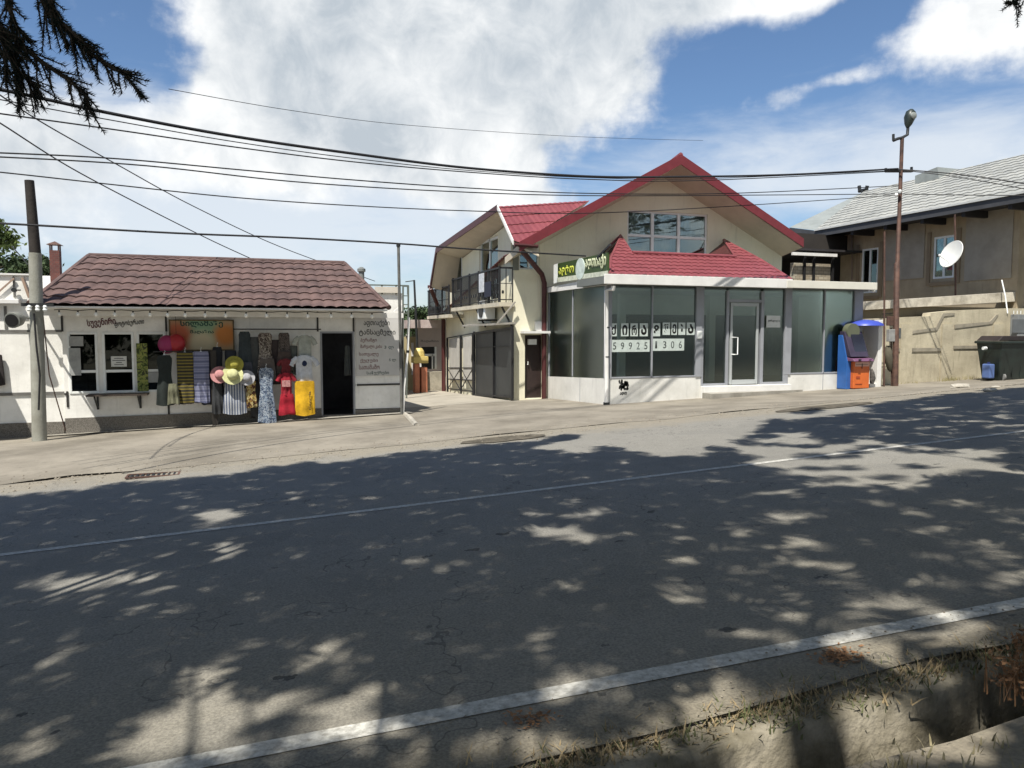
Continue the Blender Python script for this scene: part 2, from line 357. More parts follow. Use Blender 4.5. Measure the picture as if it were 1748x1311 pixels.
# ------------------------------------------------------------------ ground sheets
def ground_mat():
    m = bpy.data.materials.new('dusty_ground'); m.use_nodes = True; t = m.node_tree; b = t.nodes['Principled BSDF']; b.inputs['Roughness'].default_value = .95
    tcn = t.nodes.new('ShaderNodeTexCoord'); a = t.nodes.new('ShaderNodeTexNoise'); a.inputs['Scale'].default_value = .5; a.inputs['Detail'].default_value = 9; a.inputs['Roughness'].default_value = .7
    mp = t.nodes.new('ShaderNodeMapping'); mp.inputs['Scale'].default_value = (.55, 1.3, 1)
    t.links.new(tcn.outputs['Object'], mp.inputs[0]); t.links.new(mp.outputs[0], a.inputs['Vector'])
    rp = t.nodes.new('ShaderNodeValToRGB'); t.links.new(a.outputs[0], rp.inputs[0])
    rp.color_ramp.elements[0].position = .32; rp.color_ramp.elements[0].color = (.155, .138, .105, 1)
    rp.color_ramp.elements[1].position = .68; rp.color_ramp.elements[1].color = (.26, .225, .17, 1)
    f = t.nodes.new('ShaderNodeTexNoise'); f.inputs['Scale'].default_value = 45; f.inputs['Detail'].default_value = 4; t.links.new(tcn.outputs['Object'], f.inputs['Vector'])
    mx = t.nodes.new('ShaderNodeMix'); mx.data_type = 'RGBA'; mx.blend_type = 'OVERLAY'; mx.inputs[0].default_value = .45; t.links.new(rp.outputs[0], mx.inputs[6]); t.links.new(f.outputs[0], mx.inputs[7])
    t.links.new(mx.outputs[2], b.inputs['Base Color'])
    bp = t.nodes.new('ShaderNodeBump'); bp.inputs['Strength'].default_value = .5; bp.inputs['Distance'].default_value = .02; t.links.new(f.outputs[0], bp.inputs['Height']); t.links.new(bp.outputs[0], b.inputs['Normal'])
    return m
def asphalt_mat():
    m = bpy.data.materials.new('asphalt'); m.use_nodes = True; t = m.node_tree; b = t.nodes['Principled BSDF']; b.inputs['Roughness'].default_value = .88; b.inputs['Specular IOR Level'].default_value = .3
    tcn = t.nodes.new('ShaderNodeTexCoord'); sp = t.nodes.new('ShaderNodeSeparateXYZ'); t.links.new(tcn.outputs['Object'], sp.inputs[0])
    def nz(sc, det, vec=None, ro=.6):
        a = t.nodes.new('ShaderNodeTexNoise'); a.inputs['Scale'].default_value = sc; a.inputs['Detail'].default_value = det; a.inputs['Roughness'].default_value = ro
        t.links.new(vec or tcn.outputs['Object'], a.inputs['Vector']); return a.outputs[0]
    def mth(op, x, y=None, cl=False):
        n = t.nodes.new('ShaderNodeMath'); n.operation = op; n.use_clamp = cl
        for i, v in enumerate((x, y)):
            if v is None: continue
            if isinstance(v, (int, float)): n.inputs[i].default_value = v
            else: t.links.new(v, n.inputs[i])
        return n.outputs[0]
    mp = t.nodes.new('ShaderNodeMapping'); mp.inputs['Scale'].default_value = (.16, .9, 1); t.links.new(tcn.outputs['Object'], mp.inputs[0])
    big = nz(.9, 5, mp.outputs[0]); med = nz(2.2, 6); fine = nz(70, 3); 
    def mix(f, c1, c2, mode='MIX'):
        n = t.nodes.new('ShaderNodeMix'); n.data_type = 'RGBA'; n.blend_type = mode
        for i, v in ((0, f), (6, c1), (7, c2)):
            if isinstance(v, (int, float)): n.inputs[i].default_value = v
            elif isinstance(v, tuple): n.inputs[i].default_value = (*v, 1)
            else: t.links.new(v, n.inputs[i])
        return n.outputs[2]
    # the newer bluish mat on the far lane, older brown mat near the camera
    edge = mth('ADD', sp.outputs[1], mth('MULTIPLY', mth('SUBTRACT', med, .5), 1.6))
    edge = mth('ADD', edge, mth('MULTIPLY', sp.outputs[0], -.08))
    mr = t.nodes.new('ShaderNodeMapRange'); mr.interpolation_type = 'SMOOTHSTEP'; t.links.new(edge, mr.inputs[0]); mr.inputs[1].default_value = 3.6; mr.inputs[2].default_value = 6.4
    c = mix(mr.outputs[0], (.218, .202, .166), (.208, .200, .178))
    c = mix(mth('MULTIPLY', mth('SUBTRACT', big, .35, True), 1.1, True), c, (.25, .24, .215))
    # dust at both edges
    de = t.nodes.new('ShaderNodeMapRange'); de.interpolation_type = 'SMOOTHSTEP'; t.links.new(mth('ADD', sp.outputs[1], mth('MULTIPLY', mth('SUBTRACT', med, .5), 1.6)), de.inputs[0]); de.inputs[1].default_value = 11.0; de.inputs[2].default_value = 12.1
    c = mix(de.outputs[0], c, (.24, .215, .17))
    dn = t.nodes.new('ShaderNodeMapRange'); dn.interpolation_type = 'SMOOTHSTEP'; t.links.new(mth('ADD', sp.outputs[1], mth('MULTIPLY', mth('SUBTRACT', med, .5), .5)), dn.inputs[0]); dn.inputs[1].default_value = 3.0; dn.inputs[2].default_value = 2.62
    c = mix(mth('MULTIPLY', dn.outputs[0], .75), c, (.19, .165, .12))
    # small dark tar spots
    vo = t.nodes.new('ShaderNodeTexVoronoi'); vo.inputs['Scale'].default_value = 1.6; mp2 = t.nodes.new('ShaderNodeMapping'); mp2.inputs['Scale'].default_value = (.8, 1.5, 1); t.links.new(tcn.outputs['Object'], mp2.inputs[0]); t.links.new(mp2.outputs[0], vo.inputs['Vector'])
    spot = mth('LESS_THAN', mth('ADD', vo.outputs['Distance'], mth('MULTIPLY', mth('SUBTRACT', nz(7, 3), .5), .55)), .055)
    rnear = mth('LESS_THAN', sp.outputs[1], 6.5)
    c = mix(mth('MULTIPLY', mth('MULTIPLY', spot, rnear), .8), c, (.05, .05, .047))
    v3 = t.nodes.new('ShaderNodeTexVoronoi'); v3.inputs['Scale'].default_value = 3.4; t.links.new(mp2.outputs[0], v3.inputs['Vector'])
    sp3 = mth('LESS_THAN', mth('ADD', v3.outputs['Distance'], mth('MULTIPLY', mth('SUBTRACT', nz(14, 3), .5), .4)), .07); pres = mth('GREATER_THAN', nz(.8, 2), .5)
    c = mix(mth('MULTIPLY', mth('MULTIPLY', sp3, pres), mth('MULTIPLY', rnear, .7)), c, (.06, .06, .055))
    pt2 = mth('GREATER_THAN', nz(.55, 2), .57); c = mix(mth('MULTIPLY', pt2, .16), c, (.11, .11, .105))
    blot = nz(3.2, 7, None, .75); c = mix(mth('MULTIPLY', mth('SUBTRACT', blot, .5, True), 1.6, True), c, (.13, .125, .112))
    # fine cracks
    vc = t.nodes.new('ShaderNodeTexVoronoi'); vc.feature = 'DISTANCE_TO_EDGE'; vc.inputs['Scale'].default_value = .55
    wv = t.nodes.new('ShaderNodeVectorMath'); wv.operation = 'ADD'; nn_ = t.nodes.new('ShaderNodeTexNoise'); nn_.inputs['Scale'].default_value = 3; t.links.new(tcn.outputs['Object'], nn_.inputs['Vector'])
    t.links.new(tcn.outputs['Object'], wv.inputs[0]); t.links.new(nn_.outputs['Color'], wv.inputs[1]); t.links.new(wv.outputs[0], vc.inputs['Vector'])
    crack = mth('LESS_THAN', vc.outputs['Distance'], .004)
    c = mix(mth('MULTIPLY', crack, mth('MULTIPLY', mth('GREATER_THAN', big, .47), .5)), c, (.05, .048, .045))
    sc = t.nodes.new('ShaderNodeMapRange'); t.links.new(fine, sc.inputs[0]); sc.inputs[1].default_value = .25; sc.inputs[2].default_value = .75; sc.inputs[3].default_value = .62; sc.inputs[4].default_value = 1.38
    v = t.nodes.new('ShaderNodeVectorMath'); v.operation = 'SCALE'; t.links.new(c, v.inputs[0]); t.links.new(sc.outputs[0], v.inputs['Scale'])
    t.links.new(v.outputs[0], b.inputs['Base Color'])
    bp = t.nodes.new('ShaderNodeBump'); bp.inputs['Strength'].default_value = .45; bp.inputs['Distance'].default_value = .012; t.links.new(nz(120, 3), bp.inputs['Height']); t.links.new(bp.outputs[0], b.inputs['Normal'])
    return m
gm, am = ground_mat(), asphalt_mat()
def frange(a, b, st):
    r = []
    while a < b-1e-6: r.append(round(a, 4)); a += st
    return r+[b]
UL = [-900, -300, -120, -60] + frange(-34, 44, .5) + [70, 140, 320, 900]
def DZ(u, n):          # ditch profile
    return 0
nl = [-900, -200, -60, -20, -10, -6, -4, -2, 0, 1, 1.6, 1.9, 2.03, 2.05, 2.2, 2.40, 2.43, 2.52, 2.64] + frange(3.0, 26, .5) + [28, 31, 35, 40, 45, 60, 120, 300, 900]
mb = MB(); vs = []
for n in nl:
    for u in UL:
        z = G(u, n)
        if n > 2.6: z -= .025 if n > 4 else .006
        if 2.04 < n < 2.42: z -= .62
        elif n == 2.43: z -= .05
        elif n == 2.52: z -= .035
        j = noise.noise(Vector((u*1.7, n*3, 0)))*.03 if -6 < n < 2.6 else 0
        vs.append((u, n + (noise.noise(Vector((u*2.3, 5, 0)))*.03 if 2 < n < 2.5 else 0), z+j))
w_ = len(UL)
mb.add(vs, [(j*w_+i, j*w_+i+1, (j+1)*w_+i+1, (j+1)*w_+i) for j in range(len(nl)-1) for i in range(w_-1)])
tag(build('ground', mb, gm, fix=False), kind='structure')
def sheet(name, u0, u1, nf0, nf1, dz, m, du=.5, dn=.5):
    us = frange(u0, u1, du); mb = MB(); vs = []; k = max(1, int(round((nf1(u0)-nf0(u0))/dn)))
    for u in us:
        for j in range(k+1):
            n = nf0(u)+(nf1(u)-nf0(u))*j/k; vs.append((u, n, G(u, n)+dz))
    mb.add(vs, [(i*(k+1)+j, (i+1)*(k+1)+j, (i+1)*(k+1)+j+1, i*(k+1)+j+1) for i in range(len(us)-1) for j in range(k)])
    return tag(build(name, mb, m, fix=False), kind='structure')
sheet('road', -60, 80, lambda u: 2.56+.07*noise.noise(Vector((u*1.9, 1, 7)))+.03*noise.noise(Vector((u*7, 1, 7))), lambda u: 12.2+.03*u, .0, am)
# forecourt: dusty concrete between the road and the shops
fcm = mat('forecourt_concrete', (.245, .22, .178), .93, .2, .8, .35, 50, col2=(.15, .133, .105), stain=.5)
sheet('forecourt', -34, 44, lambda u: 12.2+.03*u+.35*noise.noise(Vector((u*.6, 3, 1))), lambda u: 20.3, .005, fcm)
sheet('alley_path', 3.9, 7.1, lambda u: 20.3, lambda u: 34, .004, mat('alley_concrete', (.34, .31, .255), .93, .15, 1, .3, 50))
linem = mat('road_paint', (.52, .51, .47), .8, .3, 28, .1, 60, col2=(.27, .26, .23), stain=.8)
def line_sheet(name, a, b, fn, w):
    return sheet(name, a, b, lambda u: fn(u)-w/2, lambda u: fn(u)+w/2, .0045, linem, .5, .2)
line_sheet('centre_line', -30, 40, lambda u: 7.54-.038*clampf(u, -20, 14), .10)
line_sheet('edge_line', -14, 40, lambda u: 3.115-.064*clampf(u, -14, 5), .12)
# ditch side wall of cast concrete
dcm = mat('ditch_concrete', (.24, .215, .165), .95, .3, 5, .8, 30, col2=(.12, .105, .07), stain=.8)
mb = MB(); us = frange(-8, 14, .25); vs = []
for u in us:
    w = noise.noise(Vector((u*3, 0, 0)))*.02; z = G(u, 2.4)-.03+noise.noise(Vector((u*4, 8, 0)))*.02
    vs += [(u, 2.34+w, z-.7), (u, 2.38+w, z-.02), (u, 2.40+w, z), (u, 2.52+w, z+.005), (u, 2.56+w, z-.1)]
mb.add(vs, [(i*5+j, (i+1)*5+j, (i+1)*5+j+1, i*5+j+1) for i in range(len(us)-1) for j in range(4)])
tag(build('ditch', mb, dcm, smooth=True), kind='structure')
# concrete kerb along the kiosk
sheet('kiosk_kerb', -4.35, 3.7, lambda u: 17.95+(.25 if u < -1 else 0), lambda u: 18.5, .03, mat('kerb_concrete', (.30, .28, .24), .9, .2, 4, .3))
pm = mat('asphalt_patch', (.11, .095, .07), .95, .4, 6, .6, 30)
for (px, py, a, b, nm, lb) in ((860, 750, .75, .13, 'pothole', 'sunken dark crack patch at the road edge before the alley'), (1410, 695, 1.2, .16, 'pothole', 'worn dark patch in front of the glass shop entrance')):
    c = PG(px, py); mb = MB(); pts = []
    for k in range(26):
        t = 2*math.pi*k/26; r = 1+.35*noise.noise(Vector((math.cos(t)*2, math.sin(t)*2, px))); u = c.x+a*r*math.cos(t); n = c.y+b*r*math.sin(t)*2.2; pts.append((u, n, G(u, n)+.012))
    mb.add(pts+[(c.x, c.y, c.z+.012)], [(k, (k+1) % 26, 26) for k in range(26)]); tag(build('worn_patch', mb, pm, fix=False), kind='structure')
c = PG(262, 812); g = thing('drain_grate', c, 'dark iron drain grate at the left edge of the road', 'grate')
mb = MB(); mb.box(c.x-.35, c.x+.35, c.y-.14, c.y-.11, c.z, c.z+.02).box(c.x-.35, c.x+.35, c.y+.11, c.y+.14, c.z, c.z+.02).box(c.x-.35, c.x-.32, c.y-.11, c.y+.11, c.z, c.z+.02).box(c.x+.32, c.x+.35, c.y-.11, c.y+.11, c.z, c.z+.02)
build('frame', mb, rust, g)
mb = MB()
for k in range(9): mb.box(c.x-.3+k*.07, c.x-.27+k*.07, c.y-.11, c.y+.11, c.z, c.z+.015)
build('slats', mb, dark, g)

# ------------------------------------------------------------------ kiosk
KN = 18.47
kx = lambda px, py=600: P(px, py, n=KN).x
kz = lambda py, px=300: P(px, py, n=KN).z
KL, KR = kx(107), kx(688)
EV = 17.27; RG = 20.4
eL, eR = P(50, 521, n=EV), P(664, 527, n=EV); ez = (eL.z+eR.z)/2; eL.z = eR.z = ez
rL, rR = P(152, 441, n=RG), P(588, 446, n=RG); rz = (rL.z+rR.z)/2; rL.z = rR.z = rz
bL, bR = Vector((eL.x, 2*RG-EV, ez)), Vector((eR.x, 2*RG-EV, ez))
K = thing('kiosk', (0, KN+1, G(0, KN)), 'low white panelled clothing kiosk with faded mauve tiled hip roof', 'kiosk')
ztop = ez-.02; zb = -1.3
zd0, zd1 = kz(708, 575), kz(566, 575)
zw0, zw1 = kz(668), kz(567)
wins = [(kx(116), kx(167)), (kx(175), kx(229)), (kx(234), kx(283))]
dr = (kx(547), kx(605))
plz0, plz1 = kz(714, 110), kz(696, 680)
holes = [(a, b, zw0, zw1) for a, b in wins]+[(dr[0], dr[1], zd0, zd1)]
build('wall', wall('y', KN, .15, KL, KR, min(plz0, plz1)-.0, ztop, holes), white, K)
mb = MB(); mb.box(KL, KL+.14, KN+.152, KN+4, zb, ztop).box(KR-.14, KR, KN+.152, KN+4, zb, ztop).box(KL+.15, KR-.15, KN+3.85, KN+4, zb, ztop)
build('side_walls', mb, white, K)
mb = MB(); mb.prism([(KL, KN-.04, zb), (dr[0], KN-.04, zb), (dr[0], KN-.04, plz0+.04), (KL, KN-.04, plz0)], (0, .16, 0))
mb.prism([(dr[1], KN-.04, zb), (KR, KN-.04, zb), (KR, KN-.04, plz1), (dr[1], KN-.04, plz1-.02)], (0, .16, 0)).box(dr[0]+.002, dr[1]-.002, KN-.1, KN+.1, zb, zd0)
build('plinth', mb, plinthm, K)
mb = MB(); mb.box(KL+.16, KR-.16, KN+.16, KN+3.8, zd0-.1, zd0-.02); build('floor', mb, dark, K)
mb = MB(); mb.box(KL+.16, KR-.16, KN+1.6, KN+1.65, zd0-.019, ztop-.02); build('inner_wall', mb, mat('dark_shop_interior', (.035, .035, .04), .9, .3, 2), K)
rf = build('roof', tiles([eL, eR, rR, rL], eL, eR, period=.25, course=.45, wave=.03, step=.03), mauve, K, smooth=True)
tiles_m = tiles([bL, eL, rL], bL, eL, period=.25, course=.45, wave=.03, step=.03); build('roof_hip', tiles_m, mauve, K, smooth=True)
build('roof_hip', tiles([eR, bR, rR], eR, bR, period=.25, course=.45, wave=.03, step=.03), mauve, K, smooth=True)
build('roof_back', tiles([bR, bL, rL, rR], bR, bL, period=.25, course=.45, wave=.03, step=.03), mauve, K, smooth=True)
mb = MB(); mb.tube([rL, rR], .07, 8).tube([eL+Vector((0, 0, .03)), rL], .06, 8).tube([eR+Vector((0, 0, .03)), rR], .06, 8).tube([bL, rL], .06, 8).tube([bR, rR], .06, 8)
build('ridge_caps', mb, mauve, rf, smooth=True)
mb = MB(); mb.prism([eL+Vector((.03, .03, -.012)), eR+Vector((-.03, .03, -.012)), bR+Vector((-.03, -.03, -.012)), bL+Vector((.03, -.03, -.012))], (0, 0, -.035))
build('soffit', mb, white2, K)
mb = MB(); 
mb.box(KL-.5, KR-.05, KN-.35, KN-.31, ztop-.17, ztop-.05)
build('fascia_board', mb, white2, K)
sd = mat('dark_batten', (.035, .033, .03), .6, .2)
mb = MB()
for px, y0, y1 in ((108, 532, 566), (285, 532, 566), (285, 668, 714), (112, 668, 695), (543, 532, 566), (604, 532, 566)):
    mb.box(kx(px)-.02, kx(px)+.02, KN-.018, KN-.001, kz(y1, px), kz(y0, px))
mb.box(kx(606), KR, KN-.018, KN-.001, kz(658, 640), kz(655, 640)); mb.box(KL, wins[0][0]-.05, KN-.017, KN-.001, kz(674, 110), kz(671, 110))
mb.box(KR-.03, KR+.004, KN-.03, KN-.002, plz1, ztop)
build('battens', mb, sd, K)
for i, (a, b) in enumerate(wins):
    f = MB(); t = .05; f.box(a, a+t, KN-.02, KN+.06, zw0, zw1).box(b-t, b, KN-.02, KN+.06, zw0, zw1).box(a+t, b-t, KN-.02, KN+.06, zw1-t, zw1).box(a+t, b-t, KN-.02, KN+.06, zw0, zw0+t)
    zt = kz(631); f.box(a+t, b-t, KN-.015, KN+.055, zt-.04, zt+.02)
    fr = build('window', f, pvc, K, bevel=.006)
    if i == 1:
        g_ = MB().box(a+t, b-t, KN+.01, KN+.018, zt+.02, zw1-t)
    else:
        g_ = MB().box(a+t, b-t, KN+.01, KN+.018, zt+.02, zw1-t).box(a+t, b-t, KN+.01, KN+.018, zw0+t, zt-.04)
    build('pane', g_, darkg, fr)
mb = MB(); a, b = kx(150), kx(253); mb.box(a, b, KN-.42, KN-.02, zw0-.045, zw0-.008)
sh = build('counter_shelf', mb, mat('dark_wood', (.06, .045, .035), .7, .3, 6), K)
for px in (164, 237):
    x = kx(px); build('bracket', MB().bar((x, KN-.02, zw0-.04), (x, KN-.02, zw0-.36), .04).bar((x, KN-.38, zw0-.06), (x, KN-.03, zw0-.33), .03), dark, sh)
mb = MB(); mb.box(dr[0]-.001, dr[0]+.04, KN-.02, KN+.14, zd0, zd1).box(dr[1]-.04, dr[1]+.001, KN-.02, KN+.14, zd0, zd1).box(dr[0]+.04, dr[1]-.04, KN-.02, KN+.14, zd1-.04, zd1)
build('door_frame', mb, greyp, K)
x = dr[1]+.02; build('door_handle', MB().tube([(x, KN-.02, kz(660)), (x, KN-.09, kz(660)), (x, KN-.09, kz(667)), (x, KN-.02, kz(667))], .012), pvc, K)
# lettering painted on the panel
redp = mat('dark_red_paint', (.11, .012, .02), .6, .2, 10); blkp = mat('black_lettering', (.012, .012, .012), .6, .1)
sgn = thing('painted_sign', P(150, 552, n=KN-.01), 'slanting dark red and black hand lettering above the kiosk windows', 'sign')
c15 = math.cos(R(6)); s15 = math.sin(R(6))
text('red_lettering', 'სუვენირი', redp, sgn, P(150, 561, n=KN-.012), (c15, 0, s15), (-s15, 0, c15), w=.56, h=.2, bold=.02, depth=-.004)
text('black_lettering', 'ფოტოსურათი', blkp, sgn, P(196, 560, n=KN-.012), (c15, 0, s15), (-s15, 0, c15), w=.60, h=.15, shear=.3, bold=.012, depth=-.004)
# string of bulbs under the eave
z0 = P(100, 529, n=EV+.12).z
ls = thing('light_string', (eL.x+.4, EV+.12, z0), 'string of white bulbs hung under the front eave of the kiosk', 'string lights')
pts = [(eL.x+.4+(eR.x-eL.x-.5)*i/60, EV+.12, z0+.012*math.sin(i*1.3)) for i in range(61)]
build('cable', MB().tube(pts, .008, 5), wirem, ls)
bulbm = mat('frosted_bulb', (.75, .74, .68), .3, .03)
bpx = [101, 133, 164, 196, 227, 256, 286, 316, 350, 385, 420, 455, 490, 525, 565, 600, 635]
for px in bpx:
    x = P(px, 532, n=EV+.12).x
    sk_ = MB().lathe((x, EV+.12, z0-.05), [(.014, 0), (.016, .045)], 8)
    bo = build('bulb', MB().ball((x, EV+.12, z0-.09), (.042, .042, .052), 8, 6), bulbm, ls, smooth=True)
    build('socket', sk_, blackm, bo)
# posters and a painted-in foliage reflection in the windows
def card(name, px0, py0, px1, py1, n, m, label, cat, group=None, th=.006, lines=None, lm=None):
    a = P(px0, py1, n=n); b = P(px1, py0, n=n); t_ = thing(name, ((a.x+b.x)/2, n, a.z), label, cat, group)
    build('sheet', MB().box(a.x, b.x, n-th, n, a.z, b.z), m, t_)
    if lines:
        mb = MB()
        for k in range(lines):
            zz = b.z-(b.z-a.z)*(k+1)/(lines+1); w = (b.x-a.x)*(.6+.25*math.sin(k*2.1)); c_ = (a.x+b.x)/2
            mb.box(c_-w/2, c_+w/2, n-th-.002, n-th, zz-(b.z-a.z)*.03, zz+(b.z-a.z)*.03)
        build('print', mb, lm or blkp, t_)
    return t_
paper = mat('paper', (.62, .63, .60), .8, .08, 6)
paperd = mat('faded_paper', (.36, .37, .36), .8, .2, 4)
card('poster', 118, 574, 142, 591, KN-.02, paperd, 'small grey paper above the tall sheet in the left kiosk window', 'poster')
card('poster', 119, 594, 137, 641, KN-.02, paperd, 'tall pale sheet hanging in the left kiosk window', 'poster')
card('poster', 190, 608, 216, 626, KN-.02, paper, 'white notice above the open hatch of the middle kiosk window', 'notice', lines=4)
card('poster', 252, 635, 275, 653, KN-.02, paperd, 'small white card low in the right kiosk window', 'poster')
card('poster', 235, 586, 251, 668, KN-.03, floral('foliage_reflection', [(.05, .07, .02), (.16, .2, .05), (.28, .3, .08), (.05, .06, .03)], 9), 'green and yellow foliage reflection coloured onto a sheet at the kiosk windows', 'poster')  # reflected foliage put in as a patterned sheet
# framed fruit banner
def banner_mat():
    m = bpy.data.materials.new('fruit_banner'); m.use_nodes = True; t = m.node_tree; b = t.nodes['Principled BSDF']; b.inputs['Roughness'].default_value = .6
    tcn = t.nodes.new('ShaderNodeTexCoord'); base = None
    def blob(cx, cz, r, col, prev):
        v = t.nodes.new('ShaderNodeVectorMath'); v.operation = 'SUBTRACT'; t.links.new(tcn.outputs['Object'], v.inputs[0]); v.inputs[1].default_value = (cx, 0, cz)
        l = t.nodes.new('ShaderNodeVectorMath'); l.operation = 'LENGTH'; t.links.new(v.outputs[0], l.inputs[0])
        mr = t.nodes.new('ShaderNodeMapRange'); mr.interpolation_type = 'SMOOTHSTEP'; t.links.new(l.outputs['Value'], mr.inputs[0]); mr.inputs[1].default_value = r*.4; mr.inputs[2].default_value = r*1.1; mr.inputs[3].default_value = 1; mr.inputs[4].default_value = 0
        mx = t.nodes.new('ShaderNodeMix'); mx.data_type = 'RGBA'; t.links.new(mr.outputs[0], mx.inputs[0])
        if isinstance(prev, tuple): mx.inputs[6].default_value = (*prev, 1)
        else: t.links.new(prev, mx.inputs[6])
        mx.inputs[7].default_value = (*col, 1); return mx.outputs[2]
    c = blob(0, .2, .55, (.20, .32, .2), (.42, .30, .17)); c = blob(-.52, -.02, .42, (.42, .10, .04), c); c = blob(.5, .0, .34, (.48, .17, .03), c); c = blob(0, -.18, .35, (.52, .45, .30), c)
    t.links.new(c, b.inputs['Base Color']); return m
a = P(292, 597, n=KN-.06); b = P(397, 548, n=KN-.06); cx, cz = (a.x+b.x)/2, (a.z+b.z)/2
bn = thing('banner', (cx, KN-.06, cz), 'framed orange and green fruit banner on the kiosk wall', 'banner')
build('panel', MB().box(a.x, b.x, KN-.08, KN-.06, a.z, b.z), banner_mat(), bn)
mb = MB(); t = .03; mb.box(a.x-t, b.x+t, KN-.095, KN-.05, b.z, b.z+t).box(a.x-t, b.x+t, KN-.095, KN-.05, a.z-t, a.z).box(a.x-t, a.x, KN-.095, KN-.05, a.z, b.z).box(b.x, b.x+t, KN-.095, KN-.05, a.z, b.z)
build('frame', mb, mat('bamboo_frame', (.13, .09, .04), .6, .3, 8), bn)
grn = mat('dark_green_paint', (.015, .07, .055), .6, .1)
text('lettering', 'სილამაზე', grn, bn, (cx-.45, KN-.081, cz+.17), (1, 0, 0), (0, 0, 1), w=.9, h=.17, bold=.03, depth=-.004)
text('lettering', 'მაღაზია', grn, bn, (cx-.25, KN-.081, cz+.02), (1, 0, 0), (0, 0, 1), w=.5, h=.1, bold=.03, depth=-.004)
# price board
a = P(608, 642, n=KN-.02); b = P(681, 538, n=KN-.02)
pb = thing('price_board', ((a.x+b.x)/2, KN-.02, a.z), 'tall white price board with rows of lettering right of the kiosk door', 'sign board')
build('board', MB().box(a.x, b.x, KN-.032, KN-.003, a.z, b.z), mat('board_white', (.56, .55, .53), .6, .08), pb)
rowm = mat('faded_red_lettering', (.22, .12, .115), .6, .1); gr2 = mat('grey_green_lettering', (.13, .17, .15), .6, .1); blk2 = mat('soft_black_lettering', (.045, .05, .045), .6, .1)
rows = [(621, 546, 665, 558, 'აფთიაქები', blk2), (613, 562, 675, 574, 'ტანსაცმელი', blk2), (615, 577, 643, 585, 'პერანგი', rowm), (615, 588, 652, 596, 'შარვალი კაბა', rowm), (613, 601, 646, 609, 'სათვალე', rowm),
        (615, 612, 645, 620, 'ქუდები', rowm), (613, 622, 648, 631, 'სათამაშო', rowm), (626, 633, 664, 641, 'საჩუქრები', gr2), (664, 612, 676, 618, '5 ლ', gr2), (656, 590, 672, 597, '3 ლ', gr2)]
for x0, y0, x1, y1, s_, m_ in rows:
    p0 = P(x0, y1, n=KN-.034); p1 = P(x1, y0, n=KN-.034); text('lettering', s_, m_, pb, p0, (1, 0, 0), (0, 0, 1), w=p1.x-p0.x, h=p1.z-p0.z, bold=.02, depth=-.004)
# rail and goods
RN = KN-.35
rz_ = P(470, 562, n=RN).z
rl = thing('clothes_rail', (P(402, 562, n=RN).x, RN, rz_), 'thin metal clothes rail under the kiosk eave', 'clothes rail')
x0, x1 = P(398, 562, n=RN).x, P(548, 562, n=RN).x
build('rail', MB().tube([(x0, RN, rz_), (x1, RN, rz_)], .014, 8), dark, rl)
for x in (x0+.05, x1-.05): build('bracket', MB().bar((x, RN, rz_), (x, KN-.005, rz_), .02), dark, rl)
rl2 = thing('clothes_rail', (P(262, 600, n=RN-.05).x, RN-.05, P(262, 600, n=RN).z), 'lower clothes rail in front of the striped garments', 'clothes rail')
x0, x1 = P(262, 601, n=RN-.05).x, P(377, 601, n=RN-.05).x; zq = P(320, 600, n=RN-.05).z
build('rail', MB().tube([(x0, RN-.05, zq), (x1, RN-.05, zq)], .013, 8), dark, rl2)
x = P(364, 600, n=RN-.05).x; build('post', MB().box(x-.06, x+.06, RN-.08, RN-.0, G(x, RN), zq+.02), mat('dark_post_wood', (.035, .03, .025), .8, .2), rl2)
build('bracket', MB().bar((x0+.03, RN-.05, zq), (x0+.03, KN-.005, zq), .02), dark, rl2)
